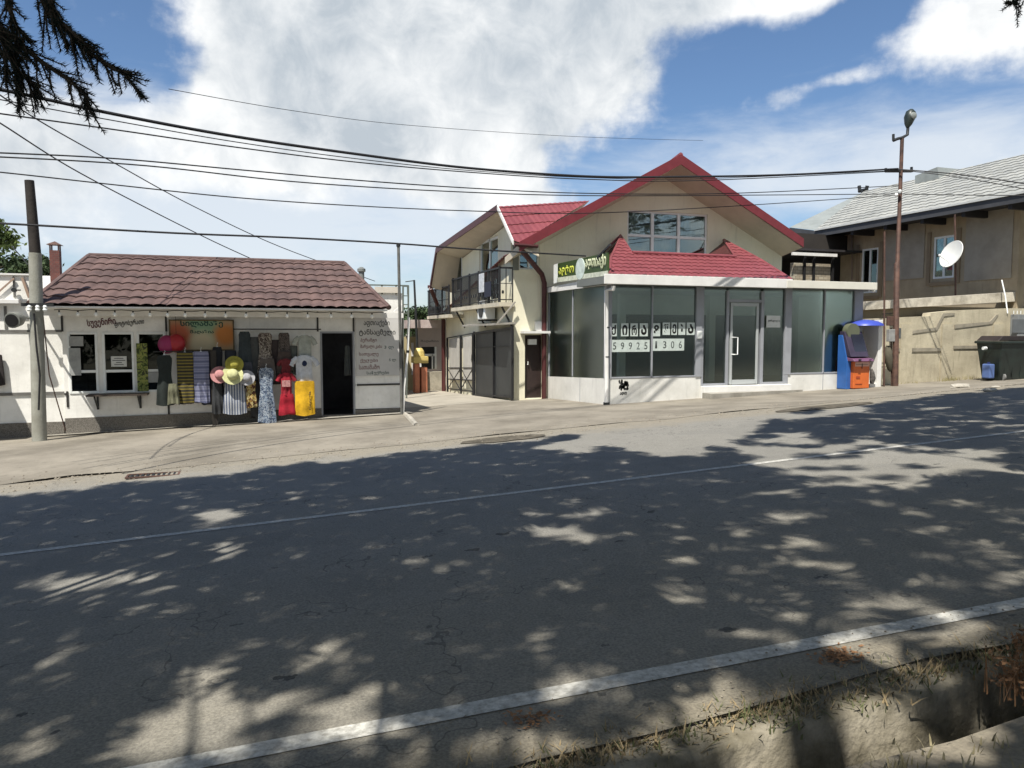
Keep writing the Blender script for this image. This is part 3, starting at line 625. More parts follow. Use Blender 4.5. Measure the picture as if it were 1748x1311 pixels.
def garment(name, px0, py0, px1, py1, n, m, label, cat, shape='dress', hang=True, extra=None):
    a = P(px0, py1, n=n); b = P(px1, py0, n=n); cx = (a.x+b.x)/2; w = (b.x-a.x)/2; H = b.z-a.z
    t_ = thing(name, (cx, n, a.z), label, cat, 'clothes hung outside the kiosk')
    prof = {'dress': [(0, .85), (.35, .72), (.6, .55), (.7, .58), (.88, .66), (.96, .66), (1, .5)],
            'tee': [(0, .62), (.3, .6), (.6, .6), (.8, .64), (.93, .6), (1, .25)],
            'towel': [(0, .95), (.5, .92), (.9, .93), (.97, .9), (1, .85)],
            'tank': [(0, .8), (.4, .7), (.7, .6), (.85, .56), (.93, .6), (1, .45)],
            'shorts': [(0, 1), (.4, .93), (.8, .8), (1, .72)]}[shape]
    mb = MB(); seg = 28; vs = []; fs = []; ph = random.random()*6; nf = random.choice((5, 6, 7))
    rows_ = 16
    for j in range(rows_+1):
        tt = j/rows_
        for (p0, w0), (p1, w1) in zip(prof, prof[1:]):
            if p0 <= tt <= p1+1e-9: ww = w0+(w1-w0)*(tt-p0)/(p1-p0); break
        for k in range(seg):
            an = 2*math.pi*k/seg; rp = 1+(.45*(1-tt)+.1)*math.cos(nf*an+ph+tt*1.5)
            vs.append((cx+w*ww*math.cos(an)*(1+.04*math.cos(nf*an+ph)), n+.045*math.sin(an)*rp+.012*math.sin(tt*9+ph)-.01, a.z+H*tt+(.02*math.sin(an*2+ph) if j == 0 else 0)))
    for j in range(rows_):
        for k in range(seg): fs.append((j*seg+k, j*seg+(k+1) % seg, (j+1)*seg+(k+1) % seg, (j+1)*seg+k))
    fs += [tuple(range(seg))[::-1], tuple(rows_*seg+k for k in range(seg))]; mb.add(vs, fs)
    if shape == 'tee':
        for sg in (-1, 1): mb.tube([(cx+sg*w*.5, n, b.z-H*.08), (cx+sg*w*.8, n, b.z-H*.2), (cx+sg*w*1.0, n, b.z-H*.36)], [H*.09, H*.1, H*.1], 10)
    build('cloth', mb, m, t_, smooth=True)
    if hang:
        hb = MB(); hb.tube([(cx-w*.55, n, b.z-.05), (cx, n, b.z+.01), (cx+w*.55, n, b.z-.05)], .008, 6)
        hb.tube([(cx, n, b.z+.0), (cx, n, b.z+.06), (cx+.02, n, b.z+.085), (cx, n, b.z+.1)], .005, 5); build('hanger', hb, pvc, t_, smooth=True)
    if extra: extra(t_, cx, w, a.z, H, n)
    return t_
fab = lambda nm, c, **k: mat(nm, c, .92, .18, 9, .3, 30, **k)
garment('coat', 264, 606, 300, 692, RN-.1, fab('black_green_cloth', (.018, .024, .022)), 'black hooded coat hung in front of the right kiosk window', 'coat', 'dress')
garment('striped_towel', 303, 601, 331, 689, RN-.08, stripes('ochre_black_stripes', [(.02, .018, .012), (.15, .115, .02), (.19, .15, .03), (.15, .115, .02), (.04, .035, .015)], 2.2, 'Z', distort=.3), 'mustard towel with thin black cross stripes', 'towel', 'towel')
garment('striped_towel', 331, 600, 357, 687, RN-.08, stripes('lavender_stripes', [(.10, .11, .19), (.17, .18, .28), (.26, .27, .36), (.17, .18, .27)], 2.4, 'Z', distort=.3), 'lavender towel with thin pale cross stripes', 'towel', 'towel')
garment('dress', 360, 592, 384, 700, RN-.02, fab('black_cloth', (.012, .014, .018)), 'long black dress right of the lavender towel', 'dress')
garment('dress', 402, 566, 434, 644, RN, fab('charcoal_cloth', (.035, .045, .05)), 'charcoal sleeveless dress on the left of the upper rail', 'dress', 'tank')
garment('blouse', 436, 568, 470, 642, RN, floral('brown_print', [(.03, .022, .018), (.09, .07, .055), (.30, .27, .23), (.06, .04, .035)], 16), 'brown and white patterned blouse on a white hanger', 'blouse', 'dress')
garment('blouse', 470, 568, 501, 640, RN, floral('dark_print', [(.025, .022, .02), (.07, .055, .05), (.12, .1, .09), (.03, .025, .02)], 20), 'dark brown camisole blouse on a white hanger', 'blouse', 'tank')
garment('shorts', 381, 648, 420, 707, RN-.16, stripes('blue_white_stripes', [(.05, .07, .13), (.38, .4, .42), (.06, .09, .18), (.45, .46, .47)], 5.5, 'X', distort=.4), 'blue and white vertically striped loose trousers', 'trousers', 'shorts', False)
garment('scarf', 416, 648, 441, 695, RN-.14, floral('gold_brown_print', [(.03, .012, .01), (.09, .03, .02), (.28, .18, .03), (.45, .38, .2)], 14), 'brown and gold patterned scarf between striped trousers and blue dress', 'scarf', 'dress', False)
garment('dress', 437, 628, 473, 722, RN-.15, floral('blue_flowers', [(.03, .045, .08), (.06, .09, .15), (.15, .2, .27), (.34, .38, .42), (.05, .07, .12)], 17), 'long blue floral dress hanging lowest of all', 'dress', 'dress')
def red_extra(t_, cx, w, z, H, n):
    build('print', MB().box(cx-w*.5, cx+w*.45, n-.075, n-.068, z+H*.4, z+H*.68), mat('pale_red_print', (.45, .22, .22), .8, .3, 30), t_)
garment('jersey', 475, 612, 501, 645, RN-.08, fab('dark_red_cloth', (.13, .018, .022)), 'dark red folded top above the red jersey', 'top', 'tee', False)
garment('jersey', 474, 636, 503, 676, RN-.14, fab('red_cloth', (.26, .012, .025)), 'bright red football jersey with pale print', 'jersey', 'tee', False, red_extra)
garment('shorts', 476, 672, 505, 708, RN-.14, fab('crimson_cloth', (.30, .008, .022)), 'crimson shorts under the red jersey', 'shorts', 'shorts', False)
garment('shirt', 502, 572, 538, 618, RN, fab('grey_white_cloth', (.36, .38, .34)), 'pale grey green tee shirt on the right of the rail', 'tee shirt', 'tee')
def ch_extra(t_, cx, w, z, H, n):
    build('print', MB().ball((cx, n-.055, z+H*.72), (.06, .012, .07), 10, 8), mat('navy_print', (.01, .02, .06), .8), t_)
garment('shirt', 497, 606, 542, 656, RN-.08, fab('white_cloth', (.50, .52, .55)), 'white tee shirt with navy chest print above the yellow shirt', 'tee shirt', 'tee', False, ch_extra)
def yl_extra(t_, cx, w, z, H, n):
    text('lettering', 'Georgia', blkp, t_, (cx+w*.62, n-.085, z+H*.15), (0, 0, 1), (-1, 0, 0), w=H*.55, h=.07, depth=.004, bold=.02)
garment('shirt', 503, 650, 538, 709, RN-.14, fab('yellow_cloth', (.62, .36, .015)), 'bright yellow long shirt with black script down its side', 'shirt', 'towel', False, yl_extra)
garment('blouse', 586, 590, 600, 640, KN+.25, fab('dim_grey_cloth', (.09, .1, .1)), 'grey blouse hanging just inside the dark kiosk doorway', 'blouse', 'tank', False)
garment('trousers', 362, 652, 381, 706, RN-.12, fab('grey_black_cloth', (.03, .032, .035)), 'dark grey trousers low beside the striped trousers', 'trousers', 'shorts', False)
for (x0, y0, x1, y1, c_, nm_, lb) in ((384, 598, 404, 652, (.03, .035, .045), 'waistcoat', 'near black waistcoat behind the yellow hats'), (424, 575, 444, 650, (.07, .075, .075), 'shirt', 'grey shirt hung edge on between charcoal dress and patterned blouse'), (460, 580, 482, 655, (.045, .035, .035), 'shirt', 'dark brown shirt squeezed between the two patterned blouses'),
                                     (492, 590, 508, 640, (.10, .11, .10), 'shirt', 'grey green shirt edge beside the white tee shirt'), (427, 650, 446, 712, (.06, .06, .065), 'trousers', 'charcoal trousers hanging behind the gold scarf'), (344, 598, 366, 690, (.05, .055, .075), 'shirt', 'slate blue shirt just behind the lavender towel edge')):
    garment(nm_, x0, y0, x1, y1, RN+.08, fab('backing_'+nm_+str(x0), c_), lb, nm_, 'towel', False)
garment('skirt', 404, 618, 434, 662, RN-.05, fab('slate_cloth', (.05, .055, .07)), 'slate skirt showing under the charcoal dress', 'skirt', 'shorts', False)
garment('skirt', 440, 612, 472, 650, RN-.04, fab('taupe_cloth', (.10, .085, .075)), 'taupe skirt behind the blue floral dress', 'skirt', 'shorts', False)
garment('skirt', 472, 600, 500, 634, RN-.03, fab('umber_cloth', (.06, .045, .04)), 'umber skirt above the dark red top', 'skirt', 'shorts', False)
garment('bag', 286, 655, 306, 690, RN-.2, fab('olive_bag_cloth', (.14, .14, .09)), 'small olive bag hanging low before the mustard towel', 'bag', 'shorts', False)
# sun hats
def hat(px, py, rx, m, label, n=RN-.22):
    c = P(px, py, n=n); r = rx*P(px, py, n=n).y/F_PX
    h = thing('sun_hat', c, label, 'hat', 'sun hats on the kiosk rail')
    ax = Vector((.05, -1, .35)).normalized()
    build('brim', MB().lathe(c, [(r*.55, -.01), (r*1.15, .0), (r*1.17, .01), (r*.55, .02)], 22, ax), m, h, smooth=True)
    build('crown', MB().lathe(c, [(r*.66, .01), (r*.62, r*.4), (r*.5, r*.62), (r*.2, r*.72)], 22, ax), m, h, smooth=True)
hat(375, 640, 12, fab('pink_straw', (.46, .22, .22)), 'dusty pink sun hat beside the yellow hat')
hat(400, 622, 12, fab('olive_yellow_straw', (.32, .29, .05)), 'olive yellow sun hat above the pale yellow one')
hat(397, 640, 14, fab('pale_yellow_straw', (.52, .52, .27)), 'pale yellow sun hat over the striped trousers', RN-.3)
hat(421, 645, 11, fab('grey_straw', (.36, .36, .38)), 'pale grey sun hat right of the yellow hats')
for px, py, c_, lb in ((285, 588, (.28, .02, .10), 'magenta inflatable ball at the corner of the right kiosk window'), (301, 586, (.36, .02, .03), 'red inflatable ball touching the fruit banner')):
    c = P(px, py, n=KN-.25); o = build('beach_ball', MB().ball((0, 0, 0), (.19, .15, .21), 20, 12), mat('ball_'+str(px), c_, .35, .1, 3), smooth=True, loc=c); tag(o, lb, 'ball', 'inflatable balls at the kiosk')
    build('cord', MB().tube([c+Vector((0, 0, .2)), c+Vector((0, .02, .75))], .004, 4), wirem, o)

# ------------------------------------------------------------------ neighbouring white building (left)
WN = KN+.12
wx = lambda px, py=600: P(px, py, n=WN).x
wz = lambda py, px=30: P(px, py, n=WN).z
B = thing('white_building', (wx(-200), WN+2, G(-8, WN)), 'white panelled building running out of frame left of the kiosk', 'building')
build('wall', MB().box(-16, KL-.001, WN, WN+5, wz(722), wz(523)).box(-16, P(56, 490, n=WN).x, WN, WN+.3, wz(523)+.001, wz(470)), white, B)
build('set_back_wall', MB().box(P(40, 490, n=24).x, P(128, 490, n=24).x, 24, 27, P(90, 520, n=24).z, P(90, 471, n=24).z), white, B)
build('plinth', MB().box(-16, KL-.045, WN-.06, WN-.001, -1.6, wz(722)), plinthm, B)
build('cornice', MB().box(-16, P(45, 515, n=WN).x-.1, WN-.16, WN-.002, wz(519), wz(511)), white2, B, bevel=.01)
build('coping', MB().box(-16, P(58, 470, n=WN).x, WN-.05, WN+.35, wz(470)+.002, wz(467)), white2, B)
mb = MB(); mb.box(-16, KL-.01, WN-.02, WN-.001, wz(567), wz(563)); mb.box(-16, KL-.01, WN-.03, WN-.001, wz(675), wz(670)); mb.box(wx(12)-.02, wx(12)+.03, WN-.02, WN-.001, wz(562), wz(523)); mb.box(wx(29)-.015, wx(29)+.015, WN-.02, WN-.001, wz(508), wz(472))
build('battens', mb, mat('grey_batten', (.16, .155, .145), .7, .2), B)
mb = MB(); mb.bar(P(-10, 505, n=WN-.05), P(24, 475, n=WN-.05), .03); mb.bar(P(38, 474, n=WN-.05), P(50, 508, n=WN-.05), .05)
build('stays', mb, mat('tan_strap', (.34, .24, .18), .8), B)
# shed part at far left whose roof throws the slanting shadow
mb = MB(); e0 = P(-30, 590, n=WN-.5)
build('canopy', MB().prism([(-16, WN-1.5, wz(560, 0)), (P(-34, 560, n=WN).x, WN-1.5, wz(560, 0)), (P(-34, 560, n=WN).x, WN-.001, wz(560, 0)+.02), (-16, WN-.001, wz(560, 0)+.02)], (0, 0, -.06)), mauve, B)
o = thing('hanging_coat', P(2, 640, n=WN-.12), 'dark cloth hanging on the white wall at the left picture edge', 'cloth')
build('cloth', MB().prism([P(-14, 603, n=WN-.12), P(2, 606, n=WN-.12), P(8, 657, n=WN-.12), P(-12, 662, n=WN-.12)], (0, .07, 0)), fab('brown_black_cloth', (.03, .025, .025)), o, bevel=.01)
build('hanger', MB().tube([P(-6, 603, n=WN-.09), P(-6, 598, n=WN-.06), P(-6, 597, n=WN)], .008, 5), dark, o)
# flood lamp
c = P(20, 547, n=WN-.55); fl = thing('flood_lamp', P(40, 545, n=WN-.3), 'round black-mouthed grey lamp hood on the white wall beside the pole', 'lamp')
ax = Vector((-.25, -1, -.15)).normalized()
hm = mat('lamp_grey', (.22, .23, .21), .5, .2, 5)
build('hood', MB().lathe(c, [(.16, .0), (.165, -.02), (.15, -.22), (.07, -.42), (.04, -.5)], 20, ax), hm, fl, smooth=True)
build('lens', MB().lathe(c, [(.13, .004), (.13, .012)], 20, ax), blackm, fl)
build('arm', MB().tube([c-ax*.48, c-ax*.5+Vector((.15, .05, -.02)), P(62, 537, n=17.35)], .022, 7), hm, fl, smooth=True)
# small black fixture on parapet
c = P(25, 495, n=WN-.06); tag(build('vent_plug', MB().lathe((0, 0, 0), [(.05, 0), (.055, .03), (.045, .09)], 12, (0, -1, 0)).tube([(0, -.04, 0), (.12, -.04, 0)], .02, 6), dark, loc=c, smooth=True), 'small round black fixture on the white parapet', 'fixture')
# brick chimney
c = P(96, 470, n=22.0); s_ = P(105, 470, n=22).x-P(88, 470, n=22).x
ch = thing('chimney', c, 'narrow red brick chimney with dark metal cap behind the kiosk', 'chimney')
zt = P(96, 428, n=22).z
bm_ = bpy.data.materials.new('chimney_brick'); bm_.use_nodes = True; t = bm_.node_tree; br = t.nodes.new('ShaderNodeTexBrick'); tcn = t.nodes.new('ShaderNodeTexCoord'); mp = t.nodes.new('ShaderNodeMapping'); mp.inputs['Rotation'].default_value = (R(90), 0, 0)
t.links.new(tcn.outputs['Object'], mp.inputs[0]); t.links.new(mp.outputs[0], br.inputs['Vector']); br.inputs['Scale'].default_value = 5; br.inputs['Color1'].default_value = (.14, .045, .035, 1); br.inputs['Color2'].default_value = (.09, .03, .026, 1); br.inputs['Mortar'].default_value = (.1, .07, .06, 1)
t.links.new(br.outputs[0], t.nodes['Principled BSDF'].inputs['Base Color']); t.nodes['Principled BSDF'].inputs['Roughness'].default_value = .9
build('stack', MB().box(c.x-s_/2, c.x+s_/2, 22-s_/2, 22+s_/2, c.z-1, zt), bm_, ch)
cp = MB()
for dx in (-1, 1):
    for dy in (-1, 1): cp.bar((c.x+dx*s_*.42, 22+dy*s_*.42, zt), (c.x+dx*s_*.42, 22+dy*s_*.42, zt+.14), .03)
zz = zt+.14; w = s_*.75; cp.add([(c.x-w, 22-w, zz), (c.x+w, 22-w, zz), (c.x+w, 22+w, zz), (c.x-w, 22+w, zz), (c.x, 22, zz+.1)], [(0, 3, 2, 1), (0, 1, 4), (1, 2, 4), (2, 3, 4), (3, 0, 4)])
build('cap', cp, rust, ch)

# ------------------------------------------------------------------ poles
pb_ = PG(68, 744); PN = 17.3
base = P(67, 744, n=PN); top = P(50, 308, n=PN); midp = P(60, 432, n=PN)
pl = thing('utility_pole', (base.x, PN, G(base.x, PN)), 'concrete utility pole with dark upper end beside the kiosk', 'pole')
base.z = G(base.x, PN)-.1
build('concrete_shaft', MB().tube([base, base.lerp(midp, .5), midp], [.135, .125, .115], 16), mat('pale_concrete', (.30, .30, .26), .85, .15, 3, .2, 30, col2=(.22, .215, .18)), pl, smooth=True)
build('upper_shaft', MB().tube([midp, top], [.105, .085], 16), mat('tarred_wood', (.032, .026, .022), .8, .3, 4, .2, 20), pl, smooth=True)
cq = P(64, 527, n=PN-.2); mb = MB()
for dx in (-.14, 0, .13): mb.lathe((cq.x+dx, PN-.2, cq.z-.05), [(.03, 0), (.045, .03), (.03, .06), (.04, .09), (.02, .12)], 10)
build('insulators', mb, pvc, pl, smooth=True)
build('crossarm', MB().bar((cq.x-.28, PN-.17, cq.z+.08), (cq.x+.28, PN-.17, cq.z+.08), .06), dark, pl)
build('conduit', MB().tube([P(58, 535, n=PN-.17), P(62, 590, n=PN-.18), P(68, 640, n=PN-.18), P(66, 700, n=PN-.18)], .018, 6), wirem, pl, smooth=True)
s0 = P(76, 530, n=PN-.05); build('wire_shadow_rod', MB().tube([P(72, 525, n=PN), P(84, 640, n=PN+.35), P(112, 735, n=PN+.75)], .012, 6), rust, pl, smooth=True)  # cast shadow of a wire put in as a dark rod
mp_ = thing('metal_pole', P(686, 708, n=17.9), 'thin dark pipe pole at the right corner of the kiosk', 'pole')
a = P(686, 708, n=17.9); a.z = G(a.x, 17.9)-.05
build('pipe', MB().tube([a, P(680, 417, n=17.9)], .035, 10), mat('weathered_pipe', (.13, .13, .12), .6, .3, 4), mp_, smooth=True)
build('arm', MB().tube([P(680, 417, n=17.9), P(680, 421, n=17.9)], .05, 8), dark, mp_)
wp = thing('downpipe', P(689, 708, n=17.95), 'slim white drainpipe standing against the metal pole', 'drainpipe')
build('pipe', MB().tube([P(698, 542, n=18.2), P(696, 600, n=18.1), P(690, 660, n=17.96), Vector((P(688, 708, n=17.93).x, 17.93, G(3.6, 17.93)))], .03, 8), white2, wp, smooth=True)
build('bracket', MB().lathe(P(696, 600, n=18.1)-Vector((0, 0, .03)), [(.04, 0), (.04, .06)], 10), dark, wp)
# fallen stone kerb
a, b = PG(690, 706), PG(711, 727); tag(build('kerb_stone', MB().tube([(0, 0, .0), Vector(b-a)*.5+Vector((0, 0, .02)), Vector(b-a)], [.05, .07, .06], 7), mat('pale_stone', (.42, .39, .33), .9, .2, 8, .4), loc=a, smooth=True), 'pale stone kerb strip on the ground at the kiosk right corner', 'kerb')

# ------------------------------------------------------------------ the house with the red roof
HN = 20.6; HU = P(877, 500, n=HN).x; HR = P(1335, 430, n=HN).x
RN0 = HN-1.0; BACKN = P(761, 600, u=HU).y
H = thing('house', (HU+4, HN+2, G(HU+3, HN)), 'cream two storey house with red gabled metal roof', 'house')
apx = P(1162, 267, n=RN0); el_ = P(886, 416, n=RN0); er_ = P(1371, 410, n=RN0)
RB = 29.5
def yv(p, n): return Vector((p.x, n, p.z))
C0_ = P(1006, 343, n=P(850, 353, u=6.75).y+1.2); C0x, C0y = C0_.x, C0_.y
# main gable roof: tiles, soffit, fascia
rb = Vector((apx.x, RB, apx.z-1.9))
def on(p0, u, n):       # height of the roof plane through an eave corner, the apex and the back of the ridge
    nn = (apx-p0).cross(rb-p0); return Vector((u, n, p0.z-(nn.x*(u-p0.x)+nn.y*(n-p0.y))/nn.z))
Cp = on(el_, C0x, C0y); CpB = on(el_, C0x, RB); elm = on(el_, el_.x, HN+.2); erB = on(er_, er_.x, RB)
rfm = MB(); tiles([apx, el_, elm, Cp, CpB, rb], elm, el_, rfm); tiles([er_, apx, rb, erB], er_, erB, rfm)
roof = build('roof', rfm, redt, H, smooth=True)
so_ = MB(); TH = .2; dz_ = Vector((0, .03, -.03))
so_.prism([p_+dz_ for p_ in (el_, elm, Cp, CpB, rb, apx)], (0, 0, -TH)); so_.prism([p_+dz_ for p_ in (apx, rb, erB, er_)], (0, 0, -TH))
build('soffit', so_, soffit, roof)
fa = MB()
for q in (el_, er_):
    fa.prism([q+Vector((0, 0, .05)), apx+Vector((0, 0, .06)), apx+Vector((0, 0, -.24)), q+Vector((0, 0, -.22))], (0, -.03, 0))
    sg = -1 if q is el_ else 1
    if sg > 0: fa.prism([q+Vector((0, 0, .04)), erB+Vector((0, 0, .04)), erB+Vector((0, 0, -.22)), q+Vector((0, 0, -.22))], (sg*.03, 0, 0))
build('fascia', fa, redf, roof)
build('ridge_cap', MB().tube([apx+Vector((0, -.02, .05)), rb+Vector((0, 0, .05))], .07, 8), redt, roof, smooth=True)
# west part: rake line as photographed, on the roof edge over the alley
A0 = P(877, 413, n=RN0); A1 = P(850, 353, u=6.75); A2 = P(745, 426, u=6.35); A3 = P(735, 487, u=6.3)
C0 = P(1006, 343, n=A1.y+1.2); D0 = P(888, 416, n=RN0+.05)
wr = MB(); tiles([C0, A1, A0, D0], A1, C0, wr)
bk = [A1, C0, Vector((C0.x, A2.y, A2.z)), A2]
wr.add(bk, [(0, 1, 2, 3)]); wr.add([A2, Vector((C0.x, A2.y, A2.z)), Vector((C0.x, A3.y, A3.z)), A3], [(0, 1, 2, 3)])
wroof = build('roof', wr, redt, H, smooth=True)
ws = MB()
for a, b in ((A0, A1), (A1, A2), (A2, A3)):
    i1 = Vector((HU+.4, a.y, a.z)); i2 = Vector((HU+.4, b.y, b.z)); ws.prism([a+Vector((.03, 0, -.05)), b+Vector((.03, 0, -.05)), i2+Vector((0, 0, -.34)), i1+Vector((0, 0, -.34))], (0, 0, -.04))
build('soffit', ws, soffit, wroof)
wf = MB()
for a, b in ((A1, A2), (A2, A3)): wf.prism([a+Vector((0, 0, .06)), b+Vector((0, 0, .06)), b+Vector((0, 0, -.13)), a+Vector((0, 0, -.13))], (-.03, 0, 0))
build('fascia', wf, brown, wroof)
build('white_rake', MB().prism([A0+Vector((0, 0, .05)), A1+Vector((0, 0, .05)), A1+Vector((0, 0, -.08)), A0+Vector((0, 0, -.08))], (-.03, 0, 0)), white2, wroof)
build('gutter', MB().tube([A3+Vector((-.08, .1, -.05)), Vector((HU-.1, A3.y+.1, A3.z-.05))], .06, 8).tube([A0+Vector((0, -.05, -.08)), D0+Vector((.5, -.05, -.06))], .05, 8), brown, wroof, smooth=True)
# walls
w2 = (P(1071, 400, n=HN).x, P(1208, 400, n=HN).x, P(1140, 434, n=HN).z, P(1140, 362, n=HN).z)
w3 = (P(886, 440, n=HN).x, P(921, 440, n=HN).x, P(900, 460, n=HN).z, P(900, 418, n=HN).z)
gz = -1.0
def cut(a, b, off):      # keep what is below the roof line a-b (n ignored)
    d = Vector((b.x-a.x, 0, b.z-a.z)).normalized(); no = Vector((-d.z, 0, d.x)); no = no if no.z > 0 else -no
    return (Vector((a.x, 0, a.z-off)), no)
ztopm = apx.z
dW = (P(896, 600, n=HN).x, P(927, 600, n=HN).x, P(908, 680, n=HN).z, P(908, 572, n=HN).z)
build('front_wall', wall('y', HN, .25, HU, HR, gz, ztopm, [w2, w3, dW], [cut(el_, apx, .18), cut(er_, apx, .18)]), cream, H)
# the west front (over the alley)
zwt = min(A2.z, A0.z)
poly = [(HU, HN+.252, gz), (HU, HN+.252, A0.z+.25), (HU, A1.y+.4, A1.z-.12), (HU, A2.y, A2.z-.1), (HU, BACKN, A2.z-.5), (HU, BACKN, gz)]
bz0, bz1 = P(850, 512, u=HU).z, P(832, 408, u=HU).z
bw = (P(850, 450, u=HU).y, P(818, 450, u=HU).y)
wm = wall('x', HU, .25, HN+.252, BACKN, gz, A1.z, [(bw[0], bw[1], bz0+.05, bz1)], [])
bm = bmesh.new(); me = bpy.data.meshes.new('x'); me.from_pydata(wm.v, [], wm.f); bm.from_mesh(me)
for a, b in ((A0, A1), (A1, A2)):
    d = Vector((0, b.y-a.y, b.z-a.z)).normalized(); no = Vector((0, -d.z, d.y)); no = no if no.z > 0 else -no
    bmesh.ops.bisect_plane(bm, geom=bm.verts[:]+bm.edges[:]+bm.faces[:], plane_co=(0, a.y, a.z-.33), plane_no=no, clear_outer=True)
bm.verts.index_update(); wm = MB(); wm.add([v.co.copy() for v in bm.verts], [tuple(v.index for v in f.verts) for f in bm.faces]); bm.free()
build('west_wall', wm, cream, H)
build('east_wall', MB().box(HR-.25, HR-.001, HN+.252, RB-.5, gz, er_.z-.1), cream, H)
build('back_wall', MB().box(HU+.3, HR-.3, RB-.6, RB-.5, gz, er_.z-.2), cream, H)
build('upper_floor', MB().box(HU+.26, HR-.26, HN+.26, RB-.7, 1.6, 1.75), mat('dim_interior', (.12, .11, .1), .9), H)
build('inner_wall', MB().box(HU+.26, HR-.26, HN+1.6, HN+1.7, gz, A0.z), mat('dim_interior', (.12, .11, .1), .9), H)
# big upper window
a, b, z0, z1 = w2; u1 = P(1115, 400, n=HN).x; u2 = P(1160, 400, n=HN).x; zt = P(1140, 404, n=HN).z
f = MB(); t = .06; y0, y1 = HN+.05, HN+.13
f.box(a, a+t, y0, y1, z0, z1).box(b-t, b, y0, y1, z0, z1).box(a+t, b-t, y0, y1, z1-t, z1).box(a+t, b-t, y0, y1, z0, z0+t)
for u in (u1, u2): f.box(u-.05, u+.05, y0-.01, y1, z0+t, z1-t)
for p, q in ((a+t, u1-.05), (u1+.05, u2-.05), (u2+.05, b-t)): f.box(p, q, y0-.005, y1, zt-.04, zt+.04)
wn = build('window', f, pvc, H, bevel=.008)
build('pane', MB().box(a+t, b-t, HN+.085, HN+.093, z0+t, z1-t), skyg, wn)
build('sill', MB().box(a-.08, b+.08, HN-.08, HN-.001, z0-.06, z0-.0), white2, wn)
cm = mat('net_curtain', (.55, .57, .58), .9, .1, 5); mb = MB()
for (p, q) in ((u1+.08, u2-.08), (a+.1, a+.75), (u2+.1, u2+.95)):
    k = max(3, int((q-p)/.03)); v0 = [(p+(q-p)*i/k, HN+.3+.03*math.sin(i*1.1), z) for i in range(k+1) for z in (z0+.0 if p > a+.5 and p < u2 else zt, z1-.02)]
    mb.add(v0, [(2*i, 2*i+2, 2*i+3, 2*i+1) for i in range(k)])
build('curtain', mb, cm, wn, fix=False)
a, b, z0, z1 = w3; f = MB(); f.box(a, a+.05, y0, y1, z0, z1).box(b-.05, b, y0, y1, z0, z1).box(a+.05, b-.05, y0, y1, z1-.05, z1).box(a+.05, b-.05, y0, y1, z0, z0+.05).box((a+b)/2-.03, (a+b)/2+.03, y0, y1, z0+.05, z1-.05)
wn = build('window', f, pvc, H); build('pane', MB().box(a+.05, b-.05, HN+.085, HN+.093, z0+.05, z1-.05), skyg, wn)
build('shutter', MB().box(a-.2, a-.02, HN-.04, HN-.005, z0-.03, z1+.03), mat('grey_green_shutter', (.20, .21, .18), .6, .1), wn)
a, b, z0, z1 = dW; dd = build('door', MB().box(a+.02, b-.02, HN+.12, HN+.17, z0, z1-.02), mat('dark_red_door', (.035, .022, .02), .5, .2), H)
build('handle', MB().tube([(a+.12, HN+.11, z0+1.0), (a+.12, HN+.06, z0+1.0), (a+.12, HN+.06, z0+1.1)], .012, 6), pvc, dd)
build('door_lamp', MB().box(a+.08, b-.25, HN-.12, HN-.005, z1-.28, z1-.12), white2, H)
build('door_canopy', MB().box(a-.15, b+.1, HN-.35, HN-.001, z1+.05, z1+.12).box(a+.3, b+.1, HN-.1, HN-.001, z1+.12, z1+.4), white2, H)
# balcony doors on the west wall
f = MB(); y0b, y1b = bw; zb0, zb1 = bz0+.05, bz1; mid = (y0b+y1b)/2
f.box(HU+.05, HU+.12, y0b, y0b+.08, zb0, zb1).box(HU+.05, HU+.12, y1b-.08, y1b, zb0, zb1).box(HU+.05, HU+.12, mid-.05, mid+.05, zb0, zb1).box(HU+.05, HU+.12, y0b+.08, y1b-.08, zb1-.08, zb1)
bd = build('balcony_door', f, pvc, H); build('pane', MB().box(HU+.08, HU+.088, y0b+.08, y1b-.08, zb0, zb1-.08), skyg, bd)
f = MB()
for k, px in enumerate((785,)):
    yy = P(px, 470, u=HU).y; f.box(HU-.02, HU-.001, yy-.35, yy+.35, bz0+.5, bz0+1.9)
bw2 = build('window', f, pvc, H); build('pane', MB().box(HU-.03, HU-.021, yy-.28, yy+.28, bz0+.57, bz0+1.83), darkg, bw2)
# balcony
BU = HU-.42
y_n = P(853, 500, u=BU).y; y_m = P(772, 523, u=BU).y; y_f = P(735, 530, u=BU).y
zb = P(853, 516, u=BU).z
bal = MB(); bal.box(BU-.05, HU-.001, y_n-.1, y_m, zb-.12, zb).box(BU-.15, HU-.001, y_m+.001, y_f, zb-.34, zb-.22)
bs = build('balcony_slab', bal, mat('cream_slab', (.56, .51, .40), .8, .15, 3, .2, col2=(.42, .38, .3)), H)
ib = MB(); zt = zb+1.0
def rail(p, q, z0, z1, mb):
    p = Vector(p); q = Vector(q); n_ = max(2, int((q-p).length/.13))
    mb.bar((p.x, p.y, z1), (q.x, q.y, z1), .05); mb.bar((p.x, p.y, z0+.08), (q.x, q.y, z0+.08), .03); mb.bar((p.x, p.y, z0+.55), (q.x, q.y, z0+.55), .02)
    for i in range(n_+1):
        c_ = p.lerp(q, i/n_); big = i % 8 == 0; mb.bar((c_.x, c_.y, z0), (c_.x, c_.y, z1+(.06 if big else 0)), .05 if big else .022)
        if i < n_ and i % 2 == 0:
            m_ = p.lerp(q, (i+.5)/n_); mb.lathe((m_.x, m_.y, z0+.3), [(.05, -.02), (.05, .02)], 8, (1, 0, 0))
